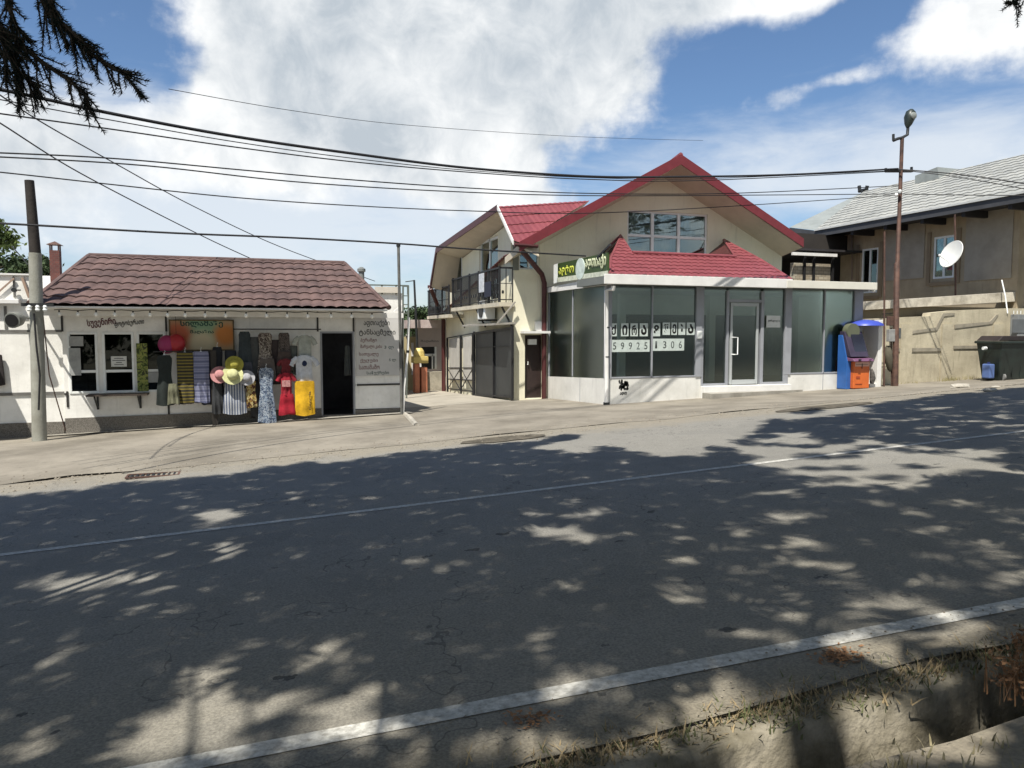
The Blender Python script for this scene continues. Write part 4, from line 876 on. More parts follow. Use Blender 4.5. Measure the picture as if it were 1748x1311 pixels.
rail((BU, y_n, 0), (BU, y_m, 0), zb, zt, ib); rail((BU, y_n, 0), (HU-.03, y_n, 0), zb, zt, ib); rail((BU-.1, y_m+.05, 0), (BU-.1, y_f, 0), zb-.22, zt-.22, ib)
build('balcony_railing', ib, ironm, H)
ba = MB()
for yy in (y_n+.1, (y_n+y_m)/2, y_m-.2): ba.bar((HU-.01, yy, zb-.7), (BU+.1, yy, zb-.13), .05)
build('balcony_bracket', ba, ironm, bs)
lp = lambda px, py: P(px, py, u=BU-.06)
for px0, py0, px1, py1, m_, lb, dz in ((818, 466, 826, 500, fab('white_sheet', (.55, .57, .6)), 'white laundry hanging on the balcony railing', 'laundry'), (827, 480, 838, 508, fab('navy_laundry', (.02, .025, .045)), 'dark navy laundry hanging on the balcony railing', 'laundry')):
    a = lp(px0, py1); b = lp(px1, py0); o = build('laundry', MB().box(-.015, .015, min(a.y, b.y), max(a.y, b.y), 0, b.z-a.z), m_, loc=(BU-.06, 0, a.z), bevel=.01); tag(o, lb, dz)
# air conditioner and canopy over the gate
c = P(830, 530, u=HU-.25); ac = thing('air_conditioner', c, 'white air conditioner unit on the alley wall under the balcony', 'air conditioner')
build('case', MB().box(HU-.42, HU-.08, c.y-.4, c.y+.4, c.z-.28, c.z+.3), pvc, ac, bevel=.02); build('fan_grille', MB().lathe((HU-.425, c.y, c.z), [(.23, 0), (.23, .02)], 20, (-1, 0, 0)), dark, ac)
build('bracket', MB().box(HU-.42, HU-.001, c.y-.35, c.y-.31, c.z-.33, c.z-.285).box(HU-.42, HU-.001, c.y+.31, c.y+.35, c.z-.33, c.z-.285), dark, ac)
# brown downpipes
dp = MB(); q0 = D0+Vector((.05, .0, -.12)); q1 = P(925, 468, n=HN-.12); q2 = Vector((P(930, 680, n=HN-.12).x, HN-.12, G(8, HN)))
dpx = P(929, 560, n=HN-.12); dp.tube([q0, q0+Vector((.05, .05, -.1)), q1, Vector((dpx.x, HN-.12, q1.z-.25)), Vector((dpx.x, HN-.12, q2.z))], .075, 10)
build('downpipe', dp, brown, H, smooth=True)
yy = P(757, 600, u=HU-.1).y; build('downpipe', MB().tube([A3+Vector((0, 0, -.1)), Vector((HU-.1, yy, P(757, 545, u=HU-.1).z)), Vector((HU-.1, yy, G(7, yy)))], .08, 8), brown, H, smooth=True)
# gate and wrought fence along the alley
GU = HU-.12
gy = [P(px, 600, u=GU).y for px in (875, 812, 790, 765)]
def gz_(px, py): return P(px, py, u=GU).z
gt = thing('metal_gate', (GU, gy[0], G(GU, gy[0])), 'dark sheet metal gate under the balcony canopy', 'gate')
build('panel', MB().prism([(GU, gy[0], gz_(875, 680)), (GU, gy[1], gz_(812, 677)), (GU, gy[1], gz_(812, 570)), (GU, gy[0], gz_(875, 562))], (.04, 0, 0)), mat('charcoal_gate', (.03, .033, .034), .5, .2, 1.5), gt)
fr = MB()
for px, p0, p1 in ((876, 683, 556), (844, 681, 565), (811, 679, 566)):
    y_ = P(px, 600, u=GU).y; fr.bar((GU-.03, y_, gz_(px, p0)), (GU-.03, y_, gz_(px, p1)), .06)
fr.bar((GU-.03, gy[0], gz_(876, 560)), (GU-.03, gy[1], gz_(811, 569)), .07).bar((GU-.03, gy[0], gz_(876, 677)), (GU-.03, gy[1], gz_(811, 674)), .05).bar((GU-.03, gy[0], gz_(876, 590)), (GU-.03, gy[1], gz_(811, 594)), .03)
build('frame', fr, ironm, gt)
build('canopy', MB().prism([(HU-.6, gy[0]+.02, gz_(876, 555)), (HU-.001, gy[0]+.02, gz_(876, 553)), (HU-.001, gy[1], gz_(876, 553)), (HU-.6, gy[1], gz_(876, 556))], (0, 0, .06)).bar((HU-.58, gy[0]+.05, gz_(876, 553)), (HU-.02, gy[0]+.05, gz_(876, 515)), .04), concrete, gt)
fn = thing('iron_fence', (GU, gy[2], G(GU, gy[2])), 'open wrought iron fence with crossed lower panels beside the gate', 'fence')
fb = MB(); iv = lambda px, py: (GU-.03, P(px, 600, u=GU).y, gz_(px, py))
for px, p0, p1 in ((809, 676, 569), (788, 672, 572), (765, 669, 577)): fb.bar(iv(px, p0), iv(px, p1), .06)
for (p0, p1) in (((809, 569), (765, 577)), ((809, 628), (765, 628)), ((809, 649), (765, 647)), ((809, 668), (765, 663))): fb.bar(iv(*p0), iv(*p1), .035)
for x0, x1 in ((809, 788), (788, 765)):
    fb.bar(iv(x0, 628), iv(x1, 664), .025).bar(iv(x0, 667), iv(x1, 628), .025)
build('bars', fb, ironm, fn)
c = P(797, 600, u=GU+.02); build('back_panel', MB().prism([iv(806, 650), iv(792, 649), iv(792, 576), iv(806, 573)], (.02, 0, 0)).prism([iv(785, 649), iv(768, 648), iv(768, 579), iv(785, 577)], (.02, 0, 0)), mat('pale_sheet', (.46, .44, .40), .6), fn)
for px, rr, lb in ((893, .13, 'small dark flower pot left of the house door'), ):
    c = PG(px, 681); pt = thing('plant_pot', c, lb, 'pot'); build('pot', MB().lathe(c, [(.1, 0), (.15, .3), (.17, .32), (.13, .33)], 14), mat('terracotta', (.16, .06, .04), .8), pt, smooth=True)
    mb = MB()
    for k in range(40):
        a_ = random.random()*6.3; l_ = .15+.2*random.random(); d_ = Vector((math.cos(a_)*.6, math.sin(a_)*.6, 1)).normalized(); s_ = Vector((-math.sin(a_), math.cos(a_), 0))*.02; p_ = c+Vector((0, 0, .31)); mb.add([p_-s_, p_+s_, p_+d_*l_], [(0, 1, 2)])
    build('leaves', mb, mat('pot_leaf', (.06, .09, .03), .8, .3, 10), pt, fix=False)

# ------------------------------------------------------------------ glass shop in front of the house
AN = 16.69
ax = lambda px, py=600: P(px, py, n=AN).x
azz = lambda py, px=1100: P(px, py, n=AN).z
AU = ax(1035); AR = ax(1470); RBK = HN-.002
zc = P(1035, 486, n=AN).z; zc2 = zc
zs = azz(645, 1110); zs2 = azz(638, 1400); zfl = azz(657, 1270)
SH = thing('glass_shop', (AU+3, AN+1, G(AU+3, AN)), 'empty single storey glass fronted shop built in front of the house', 'shop')
d0, d1 = ax(1197), ax(1345)
swm = mat('white_cladding', (.72, .71, .67), .5, .1, 1.2, .05, 20, col2=(.58, .57, .53), stain=.4)
mb = MB(); mb.prism([(AU, AN, -.9), (d0-.002, AN, -.9), (d0-.002, AN, zs), (AU, AN, zs)], (0, .14, 0)).prism([(d1+.002, AN, -.9), (AR, AN, -.9), (AR, AN, zs2), (d1+.002, AN, zs2)], (0, .14, 0))
zsl = P(937, 643, u=AU).z
mb.prism([(AU, AN+.142, -.9), (AU, RBK, -.9), (AU, RBK, zsl), (AU, AN+.142, zs)], (.14, 0, 0)); mb.box(AR-.14, AR, AN+.142, RBK, -.9, zc)
build('sill_wall', mb, swm, SH)
mb = MB(); mb.box(ax(1155)-.01, ax(1155)+.002, AN-.006, AN-.001, -.5, zs-.02); x_ = P(990, 670, u=AU).y
build('seams', MB().box(AU-.006, AU-.001, x_-.008, x_+.008, -.6, zsl+.1).box(ax(1406)-.008, ax(1406)+.008, AN-.006, AN-.001, -.3, zs2-.02), greyp, SH)
mb = MB(); mb.box(d0, d1, AN-.18, AN+.3, -.7, zfl); build('threshold', mb, white2, SH, bevel=.01)
tp = P(1290, 668, n=AN-.55); build('step', MB().prism([(ax(1193), AN-.6, -.7), (P(1375, 668, n=AN-.3).x, AN-.19, -.7), (ax(1193), AN-.19, -.7)][::-1], (0, 0, .7+azz(668, 1200)-.02)), concrete, SH)
mb = MB(); mb.box(AU+.15, AR-.15, AN+.15, RBK, -.8, zfl-.01); build('floor', mb, mat('shop_floor', (.30, .28, .24), .5, .15, 2), SH)
inm = mat('interior_wall', (.70, .72, .68), .8, .08, 1.5)
build('ceiling', MB().box(AU+.15, AR-.15, AN+.15, RBK, zc-.12, zc-.06), inm, SH)
bz = P(1110, 537, n=18.4).z
# interior: bulkhead, dividing wall, column
mb = MB(); px1 = P(1346, 600, n=18.4).x
mb.box(AU+.75, px1, 18.4, 18.5, bz, zc-.121).box(px1, AR-.16, 18.0, 18.1, zfl, zc-.121)
mb.box(AU+.16, AU+1.2, HN-.14, HN-.07, zfl, zc-.121)
build('partition', mb, inm, SH)
cx_ = P(1060, 600, n=18.3).x; build('column', MB().box(cx_-.09, cx_+.09, 18.2, 18.38, zfl, zc-.121).box(P(1212, 600, n=18.3).x-.1, P(1212, 600, n=18.3).x+.1, 18.2, 18.38, zfl, zc-.121), inm, SH)
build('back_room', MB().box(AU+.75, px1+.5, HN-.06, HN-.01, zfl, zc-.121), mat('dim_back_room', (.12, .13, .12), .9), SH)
# left window boards seen inside
wk = MB(); y_ = P(950, 600, u=AU+.1).y; wk.box(AU+.3, AU+.34, y_-.3, y_+.25, zfl, bz); build('leaning_board', wk, mat('mint_board', (.40, .52, .45), .7), SH)
# frames
ht = zc-.001; fr = MB(); D = (AN-.01, AN+.07)
def vbar(px, w, z0, z1, y0=AN-.012, y1=AN+.08): fr.box(ax(px)-w/2, ax(px)+w/2, y0, y1, z0, z1)
fr.box(AU+.05, AU+.14, AN-.02, AN+.09, zs+.001, ht); vbar(1113, .035, zs+.001, ht); fr.box(ax(1187), d0-.003, AN-.03, AN+.1, zs+.001, ht)
fr.box(d0, d0+.06, AN-.012, AN+.08, zfl, ht); vbar(1241, .07, zfl, ht-.08, AN-.02); vbar(1300, .09, zfl, ht-.08, AN-.02); fr.box(ax(1338), ax(1349), AN-.035, AN+.1, zfl if False else zs2+.001, ht); fr.box(ax(1338), d1-.001, AN-.03, AN+.1, zfl, zs2)
vbar(1406, .03, zs2+.001, ht); fr.box(ax(1456), AR, AN-.02, AN+.09, zs2+.001, ht)
fr.box(AU+.14, ax(1187), AN-.012, AN+.07, zs+.001, zs+.04); fr.box(ax(1350), ax(1456), AN-.012, AN+.07, zs2+.001, zs2+.04)
fr.box(d0+.06, ax(1241)-.035, AN-.012, AN+.07, zfl, zfl+.06); fr.box(ax(1300)+.045, ax(1338), AN-.012, AN+.07, zfl, zfl+.06)
fr.box(ax(1241)+.035, ax(1300)-.045, AN-.01, AN+.07, azz(516, 1270), azz(511, 1270))
yl = [P(px, 600, u=AU).y for px in (943, 976)]
zt_ = P(1035, 492, n=AN).z
fr.box(AU+.0, AU+.08, RBK-.1, RBK-.001, zsl+.001, ht).box(AU+.01, AU+.06, yl[1]-.02, yl[1]+.02, zsl+.1, ht).box(AU-.012, AU+.1, AN+.001, AN+.12, zs+.001, ht)
build('frame', fr, greyp, SH, bevel=.004)
build('header', MB().box(AU+.02, AR-.02, AN-.02, AN+.1, zc+.0, zc+.12).box(AU, AU+.1, AN+.101, RBK, zc, zc+.12), greyp, SH)
gl = MB(); g0, g1 = AN+.03, AN+.038
for p, q, z in ((AU+.14, ax(1113)-.018, zs+.04), (ax(1113)+.018, ax(1187), zs+.04), (d0+.06, ax(1241)-.035, zfl+.06), (ax(1300)+.045, ax(1338), zfl+.06), (ax(1350), ax(1406)-.015, zs2+.04), (ax(1406)+.015, ax(1456), zs2+.04)):
    gl.box(p, q, g0, g1, z, ht)
gl.box(ax(1241)+.035, ax(1300)-.045, g0, g1, azz(511, 1270), ht)
gl.prism([(AU+.03, AN+.13, zs+.001), (AU+.03, yl[1]-.02, zs+(zsl-zs)*.55), (AU+.03, yl[1]-.02, ht), (AU+.03, AN+.13, ht)], (.008, 0, 0)).prism([(AU+.03, yl[1]+.02, zs+(zsl-zs)*.57), (AU+.03, RBK-.1, zsl), (AU+.03, RBK-.1, ht), (AU+.03, yl[1]+.02, ht)], (.008, 0, 0))
build('pane', gl, winm, SH)
# door leaf
a, b = ax(1246), ax(1294); z0, z1 = zfl+.02, azz(517, 1270); f = MB(); t = .07
f.box(a, a+t, AN-.005, AN+.05, z0, z1).box(b-t, b, AN-.005, AN+.05, z0, z1).box(a+t, b-t, AN-.005, AN+.05, z1-.09, z1).box(a+t, b-t, AN-.005, AN+.05, z0, z0+.12)
dl = build('door', f, mat('grey_door_frame', (.40, .42, .42), .4, .06), SH, bevel=.005); build('pane', MB().box(a+t, b-t, AN+.02, AN+.028, z0+.12, z1-.09), winm, dl)
hx = a+.06; build('handle', MB().tube([(hx, AN-.005, azz(605, 1250)), (hx, AN-.07, azz(605, 1250)), (hx+.13, AN-.07, azz(605, 1250)), (hx+.13, AN-.07, azz(576, 1250)), (hx, AN-.07, azz(576, 1250)), (hx, AN-.005, azz(576, 1250))], .016, 8), pvc, dl, smooth=True)
# fascia / flat roof edge
FN = AN-.42
zf0, zf1 = P(1035, 484, n=FN).z, P(1035, 469, n=FN).z
fL = P(1032, 478, n=FN).x; fM = P(1352, 478, n=FN).x; fR = P(1494, 485, n=FN).x
build('roof_slab', MB().box(fL, fR, FN, HN-.05 if False else AN+1.2, zf0+.001, zf1-.03).box(AU-.02, fR-.1, AN+1.2, RBK, zf0+.002, zf1-.04), mat('roof_edge_grey', (.16, .17, .16), .7, .1), SH)
build('fascia', MB().box(fL-.02, fM, FN-.04, FN-.001, zf0-.01, zf1+.02), white2, SH, bevel=.01)
build('fascia', MB().box(fM-.2, fR+.02, FN-.06, FN-.041, zf0-.0, zf1-.01).box(fR, fR+.03, FN-.04, AN+1.2, zf0, zf1-.01), mat('cream_fascia', (.68, .66, .58), .5, .06), SH, bevel=.008)
sideL = [Vector((AU-.05, AN-.3, P(1032, 472, n=AN-.3).z)), P(934, 491, u=AU-.05)]
build('side_fascia', MB().prism([(AU-.06, FN, zf0-.01), (AU-.06, RBK, zc+.0), (AU-.06, RBK, zc+.14), (AU-.06, FN, zf1)], (.05, 0, 0)), white2, SH)
# lean-to red tiles with a notch for the window
TN = HN-.12
eA = P(1041, 470, n=FN+.05); eB = P(1352, 469, n=FN+.05); zE = zf1+.0; eA.z = eB.z = zE
pL = P(1060, 403, n=TN); n0_ = eA.y; m_sl = (pL.z-zE)/(TN-n0_)
def PP(px, py):         # a point of the lean-to slope
    d = ray(px, py); t = (zE-CAMZ-m_sl*n0_)/(d.z-m_sl*d.y); return Vector((0, 0, CAMZ))+d*t
k1, k2, pR, pQ, pE = PP(1086, 437), PP(1249, 437), PP(1236, 410), PP(1300, 445), PP(1043, 440)
k1.z = k2.z = (k1.z+k2.z)/2; k1.y = k2.y = n0_+(k1.z-zE)/m_sl
em1 = Vector((k1.x-(pL.x-k1.x)*(k1.y-eA.y)/(pL.y-k1.y), eA.y, zE)); em2 = Vector((k2.x, eA.y, zE)); tm = MB()
tiles([eA, em1, k1, pL, pE], eA, eB, tm); tiles([em1, em2, k2, k1], em1, eB, tm); tiles([em2, eB, pQ, pR, k2], em2, eB, tm)
lt = build('lean_to_roof', tm, redt, SH, smooth=True)
cpm = MB(); cpm.tube([k1+Vector((0, 0, .04)), k2+Vector((0, 0, .04))], .05, 8).tube([pL+Vector((0, 0, .03)), P(1022, 438, n=TN-.1)], .04, 8).tube([pL, k1], .035, 8).tube([eA+Vector((0, 0, .02)), pE, pL], .04, 8).tube([pR, pQ, eB], .05, 8).tube([pR, k2], .04, 8)
build('ridge_caps', cpm, redt, lt, smooth=True)
k1w, k2w = Vector((k1.x, TN, k1.z)), Vector((k2.x, TN, k2.z))
build('flashing', MB().add([k1, k2, k2w, k1w], [(0, 1, 2, 3)]).add([k1, k1w, pL+Vector((0, 0, -.03))], [(0, 1, 2)]).add([k2, k2w, pR+Vector((0, 0, -.03))], [(0, 1, 2)]), brown, lt)
build('gable_end', MB().prism([eA+Vector((.02, 0, -.02)), pE+Vector((.02, 0, -.03)), pL+Vector((0, -.05, -.05)), Vector((pL.x, TN, zE-.02))], (.04, 0, 0)), brown, lt)
# white downpipe on the corner, camera box, small lamp
wdp = MB(); xx = P(1036, 600, n=AN-.08).x
wdp.tube([P(1047, 488, n=FN+.03), P(1047, 493, n=FN+.03), P(1035, 496, n=AN-.08), Vector((xx, AN-.08, zs)), Vector((xx, AN-.08, G(AU, AN)+.05))], .055, 10)
dq = build('downpipe', wdp, white2, SH, smooth=True)
build('pipe_clip', MB().lathe((xx, AN-.08, azz(560, 1035)), [(.062, 0), (.062, .03)], 10).lathe((xx, AN-.08, azz(610, 1035)), [(.062, 0), (.062, .03)], 10).lathe((xx, AN-.08, G(AU, AN)), [(.08, -.1), (.08, .07)], 10), dark, dq)
build('intercom', MB().box(ax(1187)+.02, ax(1196), AN-.07, AN-.031, azz(578, 1192), azz(565, 1192)), pvc, SH, bevel=.01)
c = P(1491, 496, n=FN); lb = thing('corner_lamp', c, 'small round white lamp under the right end of the shop roof', 'lamp')
build('bulb', MB().ball(c, .055, 12, 8), bulbm, lb, smooth=True); build('arm', MB().tube([c+Vector((0, 0, .05)), c+Vector((-.02, 0, .14)), c+Vector((-.4, .1, .16))], .018, 6), pvc, lb)
# rent notice sheets in the window: nine letters and two number strips
lw = 'ქირავდება'; lx = [(1042, 1053), (1060, 1073), (1076, 1089), (1092, 1106), (1114, 1127), (1131, 1144), (1146, 1156), (1158, 1170), (1172, 1186)]
inkm = mat('black_ink', (.01, .01, .01), .6); pgm = mat('paper_sheet_mint', (.50, .56, .53), .7, .1, 8)
names = ['first', 'second', 'third', 'fourth', 'fifth', 'sixth', 'seventh', 'eighth', 'last']
for i, (c_, (x0, x1)) in enumerate(zip(lw, lx)):
    dy = -1.3*(i > 4); a = P(x0, 574+dy-(i > 4)*1, n=AN-.004); b = P(x1, 552+dy, n=AN-.004)
    s_ = thing('letter_sheet', (a.x, AN, a.z), 'white sheet with the %s black letter of the rent notice in the shop window' % names[i], 'letter sheet', 'letter sheets in the shop window')
    build('paper', MB().box(a.x, b.x, AN-.006, AN+.002, a.z, b.z), pgm, s_)
    w = (b.x-a.x)*.72; h = (b.z-a.z)*.78; text('letter', c_, inkm, s_, (a.x+(b.x-a.x)*.14, AN-.007, a.z+(b.z-a.z)*.1), (1, 0, 0), (0, 0, 1), w=w, h=h, bold=.045, depth=-.003)
num = mat('grey_ink', (.07, .085, .08), .6)
for s0, x0, x1, y0, y1, lb in (('59925', 1042, 1109, 580, 601, 'longer number strip under the first letters of the rent notice, reading 59925'), ('1306', 1114, 1168, 578, 599, 'shorter number strip right of the thin window post, reading 1306')):
    a = P(x0, y1, n=AN-.004); b = P(x1, y0, n=AN-.004); s_ = thing('number_strip', (a.x, AN, a.z), lb, 'number sheet')
    build('paper', MB().box(a.x, b.x, AN-.006, AN+.002, a.z, b.z), pgm, s_)
    for k, ch_ in enumerate(s0):
        wd = (b.x-a.x)/len(s0); text('digit', ch_, num, s_, (a.x+wd*(k+.3), AN-.007, a.z+(b.z-a.z)*.2), (1, 0, 0), (0, 0, 1), w=wd*.42 if ch_ != '1' else wd*.25, h=(b.z-a.z)*.6, bold=.01, depth=-.003)
nt_c = card('notice', 1308, 539, 1332, 559, AN-.005, paper, 'white notice with a dark line on the glass right of the shop door', 'notice')
a = P(1311, 550, n=AN-.013); text('lettering', 'ქირავდება', inkm, nt_c, a, (1, 0, 0), (0, 0, 1), w=P(1331, 550, n=AN-.01).x-a.x, h=.07, bold=.03, depth=-.003)
# stencilled advertisement on the sill wall
sa = thing('stencil_mark', P(1065, 675, n=AN-.004), 'black stencilled handprint and letters sprayed on the white wall beside the downpipe', 'stencil')
stm = mat('spray_black', (.03, .03, .03), .8)
mb = MB(); rs = random.Random(3)
for k in range(46):
    px = 1057+rs.random()*15; py = 650+rs.random()*15; p_ = P(px, py, n=AN-.003); r_ = .015+.02*rs.random(); mb.add([p_+Vector((r_*math.cos(t_*1.05), 0, r_*math.sin(t_*1.05)*1.4)) for t_ in range(6)], [tuple(range(6))])
build('spray', mb, stm, sa, fix=False)
text('lettering', 'აფთ', stm, sa, P(1058, 676, n=AN-.005), (1, 0, 0), (0, 0, 1), w=.2, h=.1, bold=.04, depth=-.002)
# slanted green sign over the side
sg = thing('shop_sign', P(950, 480, u=AU-.07), 'slanted dark green sign with yellow lettering and round white emblem on the shop side', 'sign')
SU = AU-.1
q = lambda px, py: P(px, py, u=SU)
sp_ = [q(949, 482), q(1030, 466), q(1040, 426), q(950, 449)]
c0, c1, c2, c3 = q(952, 481), q(1037, 466), q(1037, 431), q(952, 450)
build('panel', MB().prism([c0, c1, c2, c3], (.05, 0, 0)), mat('olive_sign', (.045, .075, .02), .4, .2, 2), sg)
build('lower_strip', MB().prism([q(952, 482), q(1038, 470), q(1038, 462), q(952, 474)], (-.012, 0, 0)), mat('sign_white', (.6, .62, .5), .5, .2, 8), sg)
build('end_cap', MB().prism([q(945, 452), q(951, 450), q(951, 482), q(945, 484)], (.12, 0, 0)), pvc, sg)
dv = (c1-c0).normalized(); up_ = Vector((0, 0, 1)); 
yel = mat('yellow_green_lettering', (.52, .56, .08), .5); whl = mat('pale_lettering', (.55, .58, .38), .5)
def sgt(nm, s0, m_, pa, pb, h):
    a = q(*pa); b = q(*pb); text(nm, s0, m_, sg, a+Vector((-.014, 0, 0)), (b-a), up_, w=(b-a).length, h=h, bold=.04, depth=-.006)
zoomh = abs(q(955, 456).z-q(955, 472).z)
sgt('lettering', 'ავტო', yel, (954, 474), (980, 470), zoomh*1.15)
sgt('lettering', 'აფთიაქი', whl, (999, 464), (1035, 459), zoomh*1.5)
cc = q(991, 459); build('emblem', MB().lathe(cc, [(.28, 0), (.28, .02)], 26, (-1, 0, 0)), mat('emblem_mint', (.58, .66, .6), .5, .15, 6), sg)
build('stay', MB().bar(q(1020, 440), q(1042, 418), .05), dark, sg)

# ------------------------------------------------------------------ things seen up the alley
yb = mat('yellow_render', (.50, .42, .24), .85, .1, 1, .2); pk = mat('pale_pink_render', (.50, .44, .42), .85, .1, 1)
VN = 30.0
v = lambda px, py, n=VN: P(px, py, n=n)
pv = thing('alley_kiosk', v(730, 660), 'small pale flat roofed stall with dark window at the end of the alley', 'stall')
a, b = v(712, 660).x, v(762, 660).x; z0 = -1.2; z1 = v(730, 560).z
build('wall', wall('y', VN, .2, a, b, z0, z1, [(v(718, 600).x, v(744, 600).x, v(730, 630).z, v(730, 592).z)]), pk, pv)
build('window', MB().box(v(717, 600).x, v(719, 600).x, VN-.02, VN+.08, v(730, 630).z, v(730, 592).z).box(v(742, 600).x, v(745, 600).x, VN-.02, VN+.08, v(730, 630).z, v(730, 592).z).box(v(737, 600).x, v(739, 600).x, VN-.02, VN+.08, v(730, 630).z, v(730, 605).z).box(v(719, 600).x, v(742, 600).x, VN-.02, VN+.08, v(730, 608).z, v(730, 604).z), pvc, pv)
build('pane', MB().box(v(718, 600).x, v(744, 600).x, VN+.1, VN+.12, v(730, 630).z, v(730, 592).z), dark, pv)
build('roof', MB().box(v(700, 560, 29.4).x, v(764, 560, 29.4).x, 29.2, 33, v(730, 560, 29.4).z, v(730, 546, 29.4).z), mat('pink_white_fascia', (.52, .46, .43), .8, .25, 2, col2=(.36, .27, .25)), pv)
build('block_base', MB().box(v(722, 655).x, v(752, 655).x, VN-.35, VN-.001, z0, v(730, 634).z), mat('beige_blocks', (.42, .38, .30), .9, .25, 3), pv)
text('lettering', 'მაღაზია', mat('grey_lettering', (.2, .2, .19), .7), pv, v(718, 585)+Vector((0, -.01, 0)), (1, 0, 0), (0, 0, 1), w=.75, h=.12, depth=-.006, bold=.02)
yw = thing('yellow_wall', v(700, 655, 31), 'yellow rendered wall end left of the alley stall', 'wall')
build('wall', MB().box(v(640, 600, 31).x, v(712, 600, 31).x, 31, 34, -1.3, v(700, 575, 31).z), yb, yw)
build('window', MB().box(v(702, 600, 31).x, v(706, 600, 31).x, 30.95, 30.999, v(700, 640, 31).z, v(700, 585, 31).z), white2, yw)
c = v(716, 660, 28.5); bt = thing('vending_post', c, 'orange and pink pillar box with yellow top before the alley stall', 'dispenser')
og = mat('orange_pink_plastic', (.50, .19, .11), .5, .15, 3); yo = mat('yellow_plastic', (.58, .46, .16), .5, .1)
w = .22; gzv = G(c.x, 28.5)
build('body', MB().box(c.x-w, c.x-.02, 28.3, 28.7, gzv, gzv+1.15).box(c.x+.03, c.x+w+.05, 28.25, 28.65, gzv, gzv+1.0), og, bt, bevel=.03)
build('head', MB().box(c.x-.27, c.x+.3, 28.2, 28.75, gzv+1.16, gzv+1.42).lathe((c.x, 28.5, gzv+1.421), [(.24, 0), (.2, .2), (.12, .32)], 8), yo, bt, bevel=.02)
wb = thing('white_block', v(640, 560, 27), 'white building with metal railing behind the kiosk right side', 'building')
build('wall', MB().box(v(500, 560, 27).x, v(688, 560, 27).x, 27, 31, -1.2, v(660, 500, 27).z), white, wb)
rl_ = MB(); z1 = v(660, 487, 27).z; z0 = v(660, 500, 27).z
rl_.bar((v(590, 487, 27).x, 27, z1), (v(697, 487, 27).x, 27, z1), .05)
for px in (605, 628, 652, 676, 696): rl_.bar((v(px, 487, 27).x, 27, z0-.05), (v(px, 487, 27).x, 27, z1), .05)
build('railing', rl_, mat('grey_green_steel', (.13, .15, .13), .6, .2), wb)
build('parapet', MB().box(v(640, 560, 27).x, v(684, 560, 27).x, 26.9, 26.99, z0, z1-.06), mat('cream_panel', (.60, .55, .47), .8, .1), wb)
build('stair', MB().bar(v(664, 542, 26.5), v(690, 520, 26.5), .12).bar(v(664, 552, 26.5), v(690, 532, 26.5), .06), white2, wb)
lt_ = thing('steel_frame', v(690, 600, 25), 'tall grey steel door frame and ladder standing beside the white block', 'frame')
f = MB()
for px in (688, 697): f.bar(v(px, 545, 25), v(px, 487, 25), .05)
for py in (489, 505, 520, 535): f.bar(v(688, py, 25), v(697, py, 25), .03)
f.bar(v(688, 545, 25), v(688, 680, 25), .05).bar(v(697, 545, 25), v(694, 680, 25), .04)
build('bars', f, mat('grey_green_steel', (.13, .15, .13), .6, .2), lt_)
ap = thing('alley_pole', v(714, 640, 29), 'thin dark leaning pole with short side arm over the alley stall', 'pole')
build('shaft', MB().tube([Vector((v(716, 640, 29).x, 29, -1)), v(707, 478, 29)], [.06, .04], 8), dark, ap)
build('arm', MB().tube([v(707, 479, 29), v(692, 481, 29)], .02, 6), dark, ap)
c = v(617, 470, 24); tag(build('roof_vent', MB().lathe((0, 0, -.6), [(.09, 0), (.09, .7), (.13, .72), (.13, .8), (.05, .86)], 12), mat('zinc', (.2, .21, .2), .5, .2), loc=c, smooth=True), 'grey vent pipe rising behind the right hip of the mauve roof', 'vent pipe')

# ------------------------------------------------------------------ right hand: retaining wall, brown house
SN = 17.0
stone = mat('beige_render_wall', (.50, .45, .33), .92, .2, 1.1, .5, 25, col2=(.33, .29, .21), stain=.7)
u0, u1 = P(1476, 600, n=SN).x, 40
zt = P(1600, 533, n=SN).z
sw = thing('retaining_wall', (20, SN, G(20, SN)), 'tall weathered beige rendered wall with sloping ledges right of the shop', 'wall')
q = lambda px, py, n=SN: P(px, py, n=n)
build('wall', MB().prism([(u0, SN, -.6), (u1, SN, -.6), (u1, SN, zt+.25), (q(1720, 530).x, SN, zt+.15), (q(1630, 530).x, SN, zt+.06), (q(1590, 530).x, SN, zt-.02), (q(1588, 545).x, SN, zt-.12), (u0, SN, zt-.22)], (0, .3, 0)), stone, sw)
lg = MB()
lg.prism([q(1532, 573, SN-.022), q(1600, 564, SN-.022), q(1612, 540, SN-.022), q(1630, 538, SN-.022), q(1630, 534, SN-.022), q(1610, 535, SN-.022), q(1598, 559, SN-.022), q(1532, 568, SN-.022)], (0, .02, 0))
lg.prism([q(1630, 561, SN-.022), q(1694, 553, SN-.022), q(1705, 537, SN-.022), q(1701, 537, SN-.022), q(1690, 549, SN-.022), q(1630, 554, SN-.022)], (0, .02, 0))
lg.box(q(1532, 598).x, q(1606, 598).x, SN-.03, SN-.001, q(1570, 600).z, q(1570, 594).z).box(q(1627, 598).x, q(1700, 598).x, SN-.03, SN-.001, q(1660, 595).z, q(1660, 590).z)
build('ledge', lg, mat('ledge_and_shadow', (.30, .27, .21), .9, .2, 3), sw)  # sloping strips carry the ledges' shadow lines as grey colour
pr = MB()
for px in (1545, 1615, 1702): pr.box(q(px, 600).x-.22, q(px, 600).x+.22, SN-.04, SN-.001, -.4, q(px, 553).z)
build('pier', pr, stone, sw)
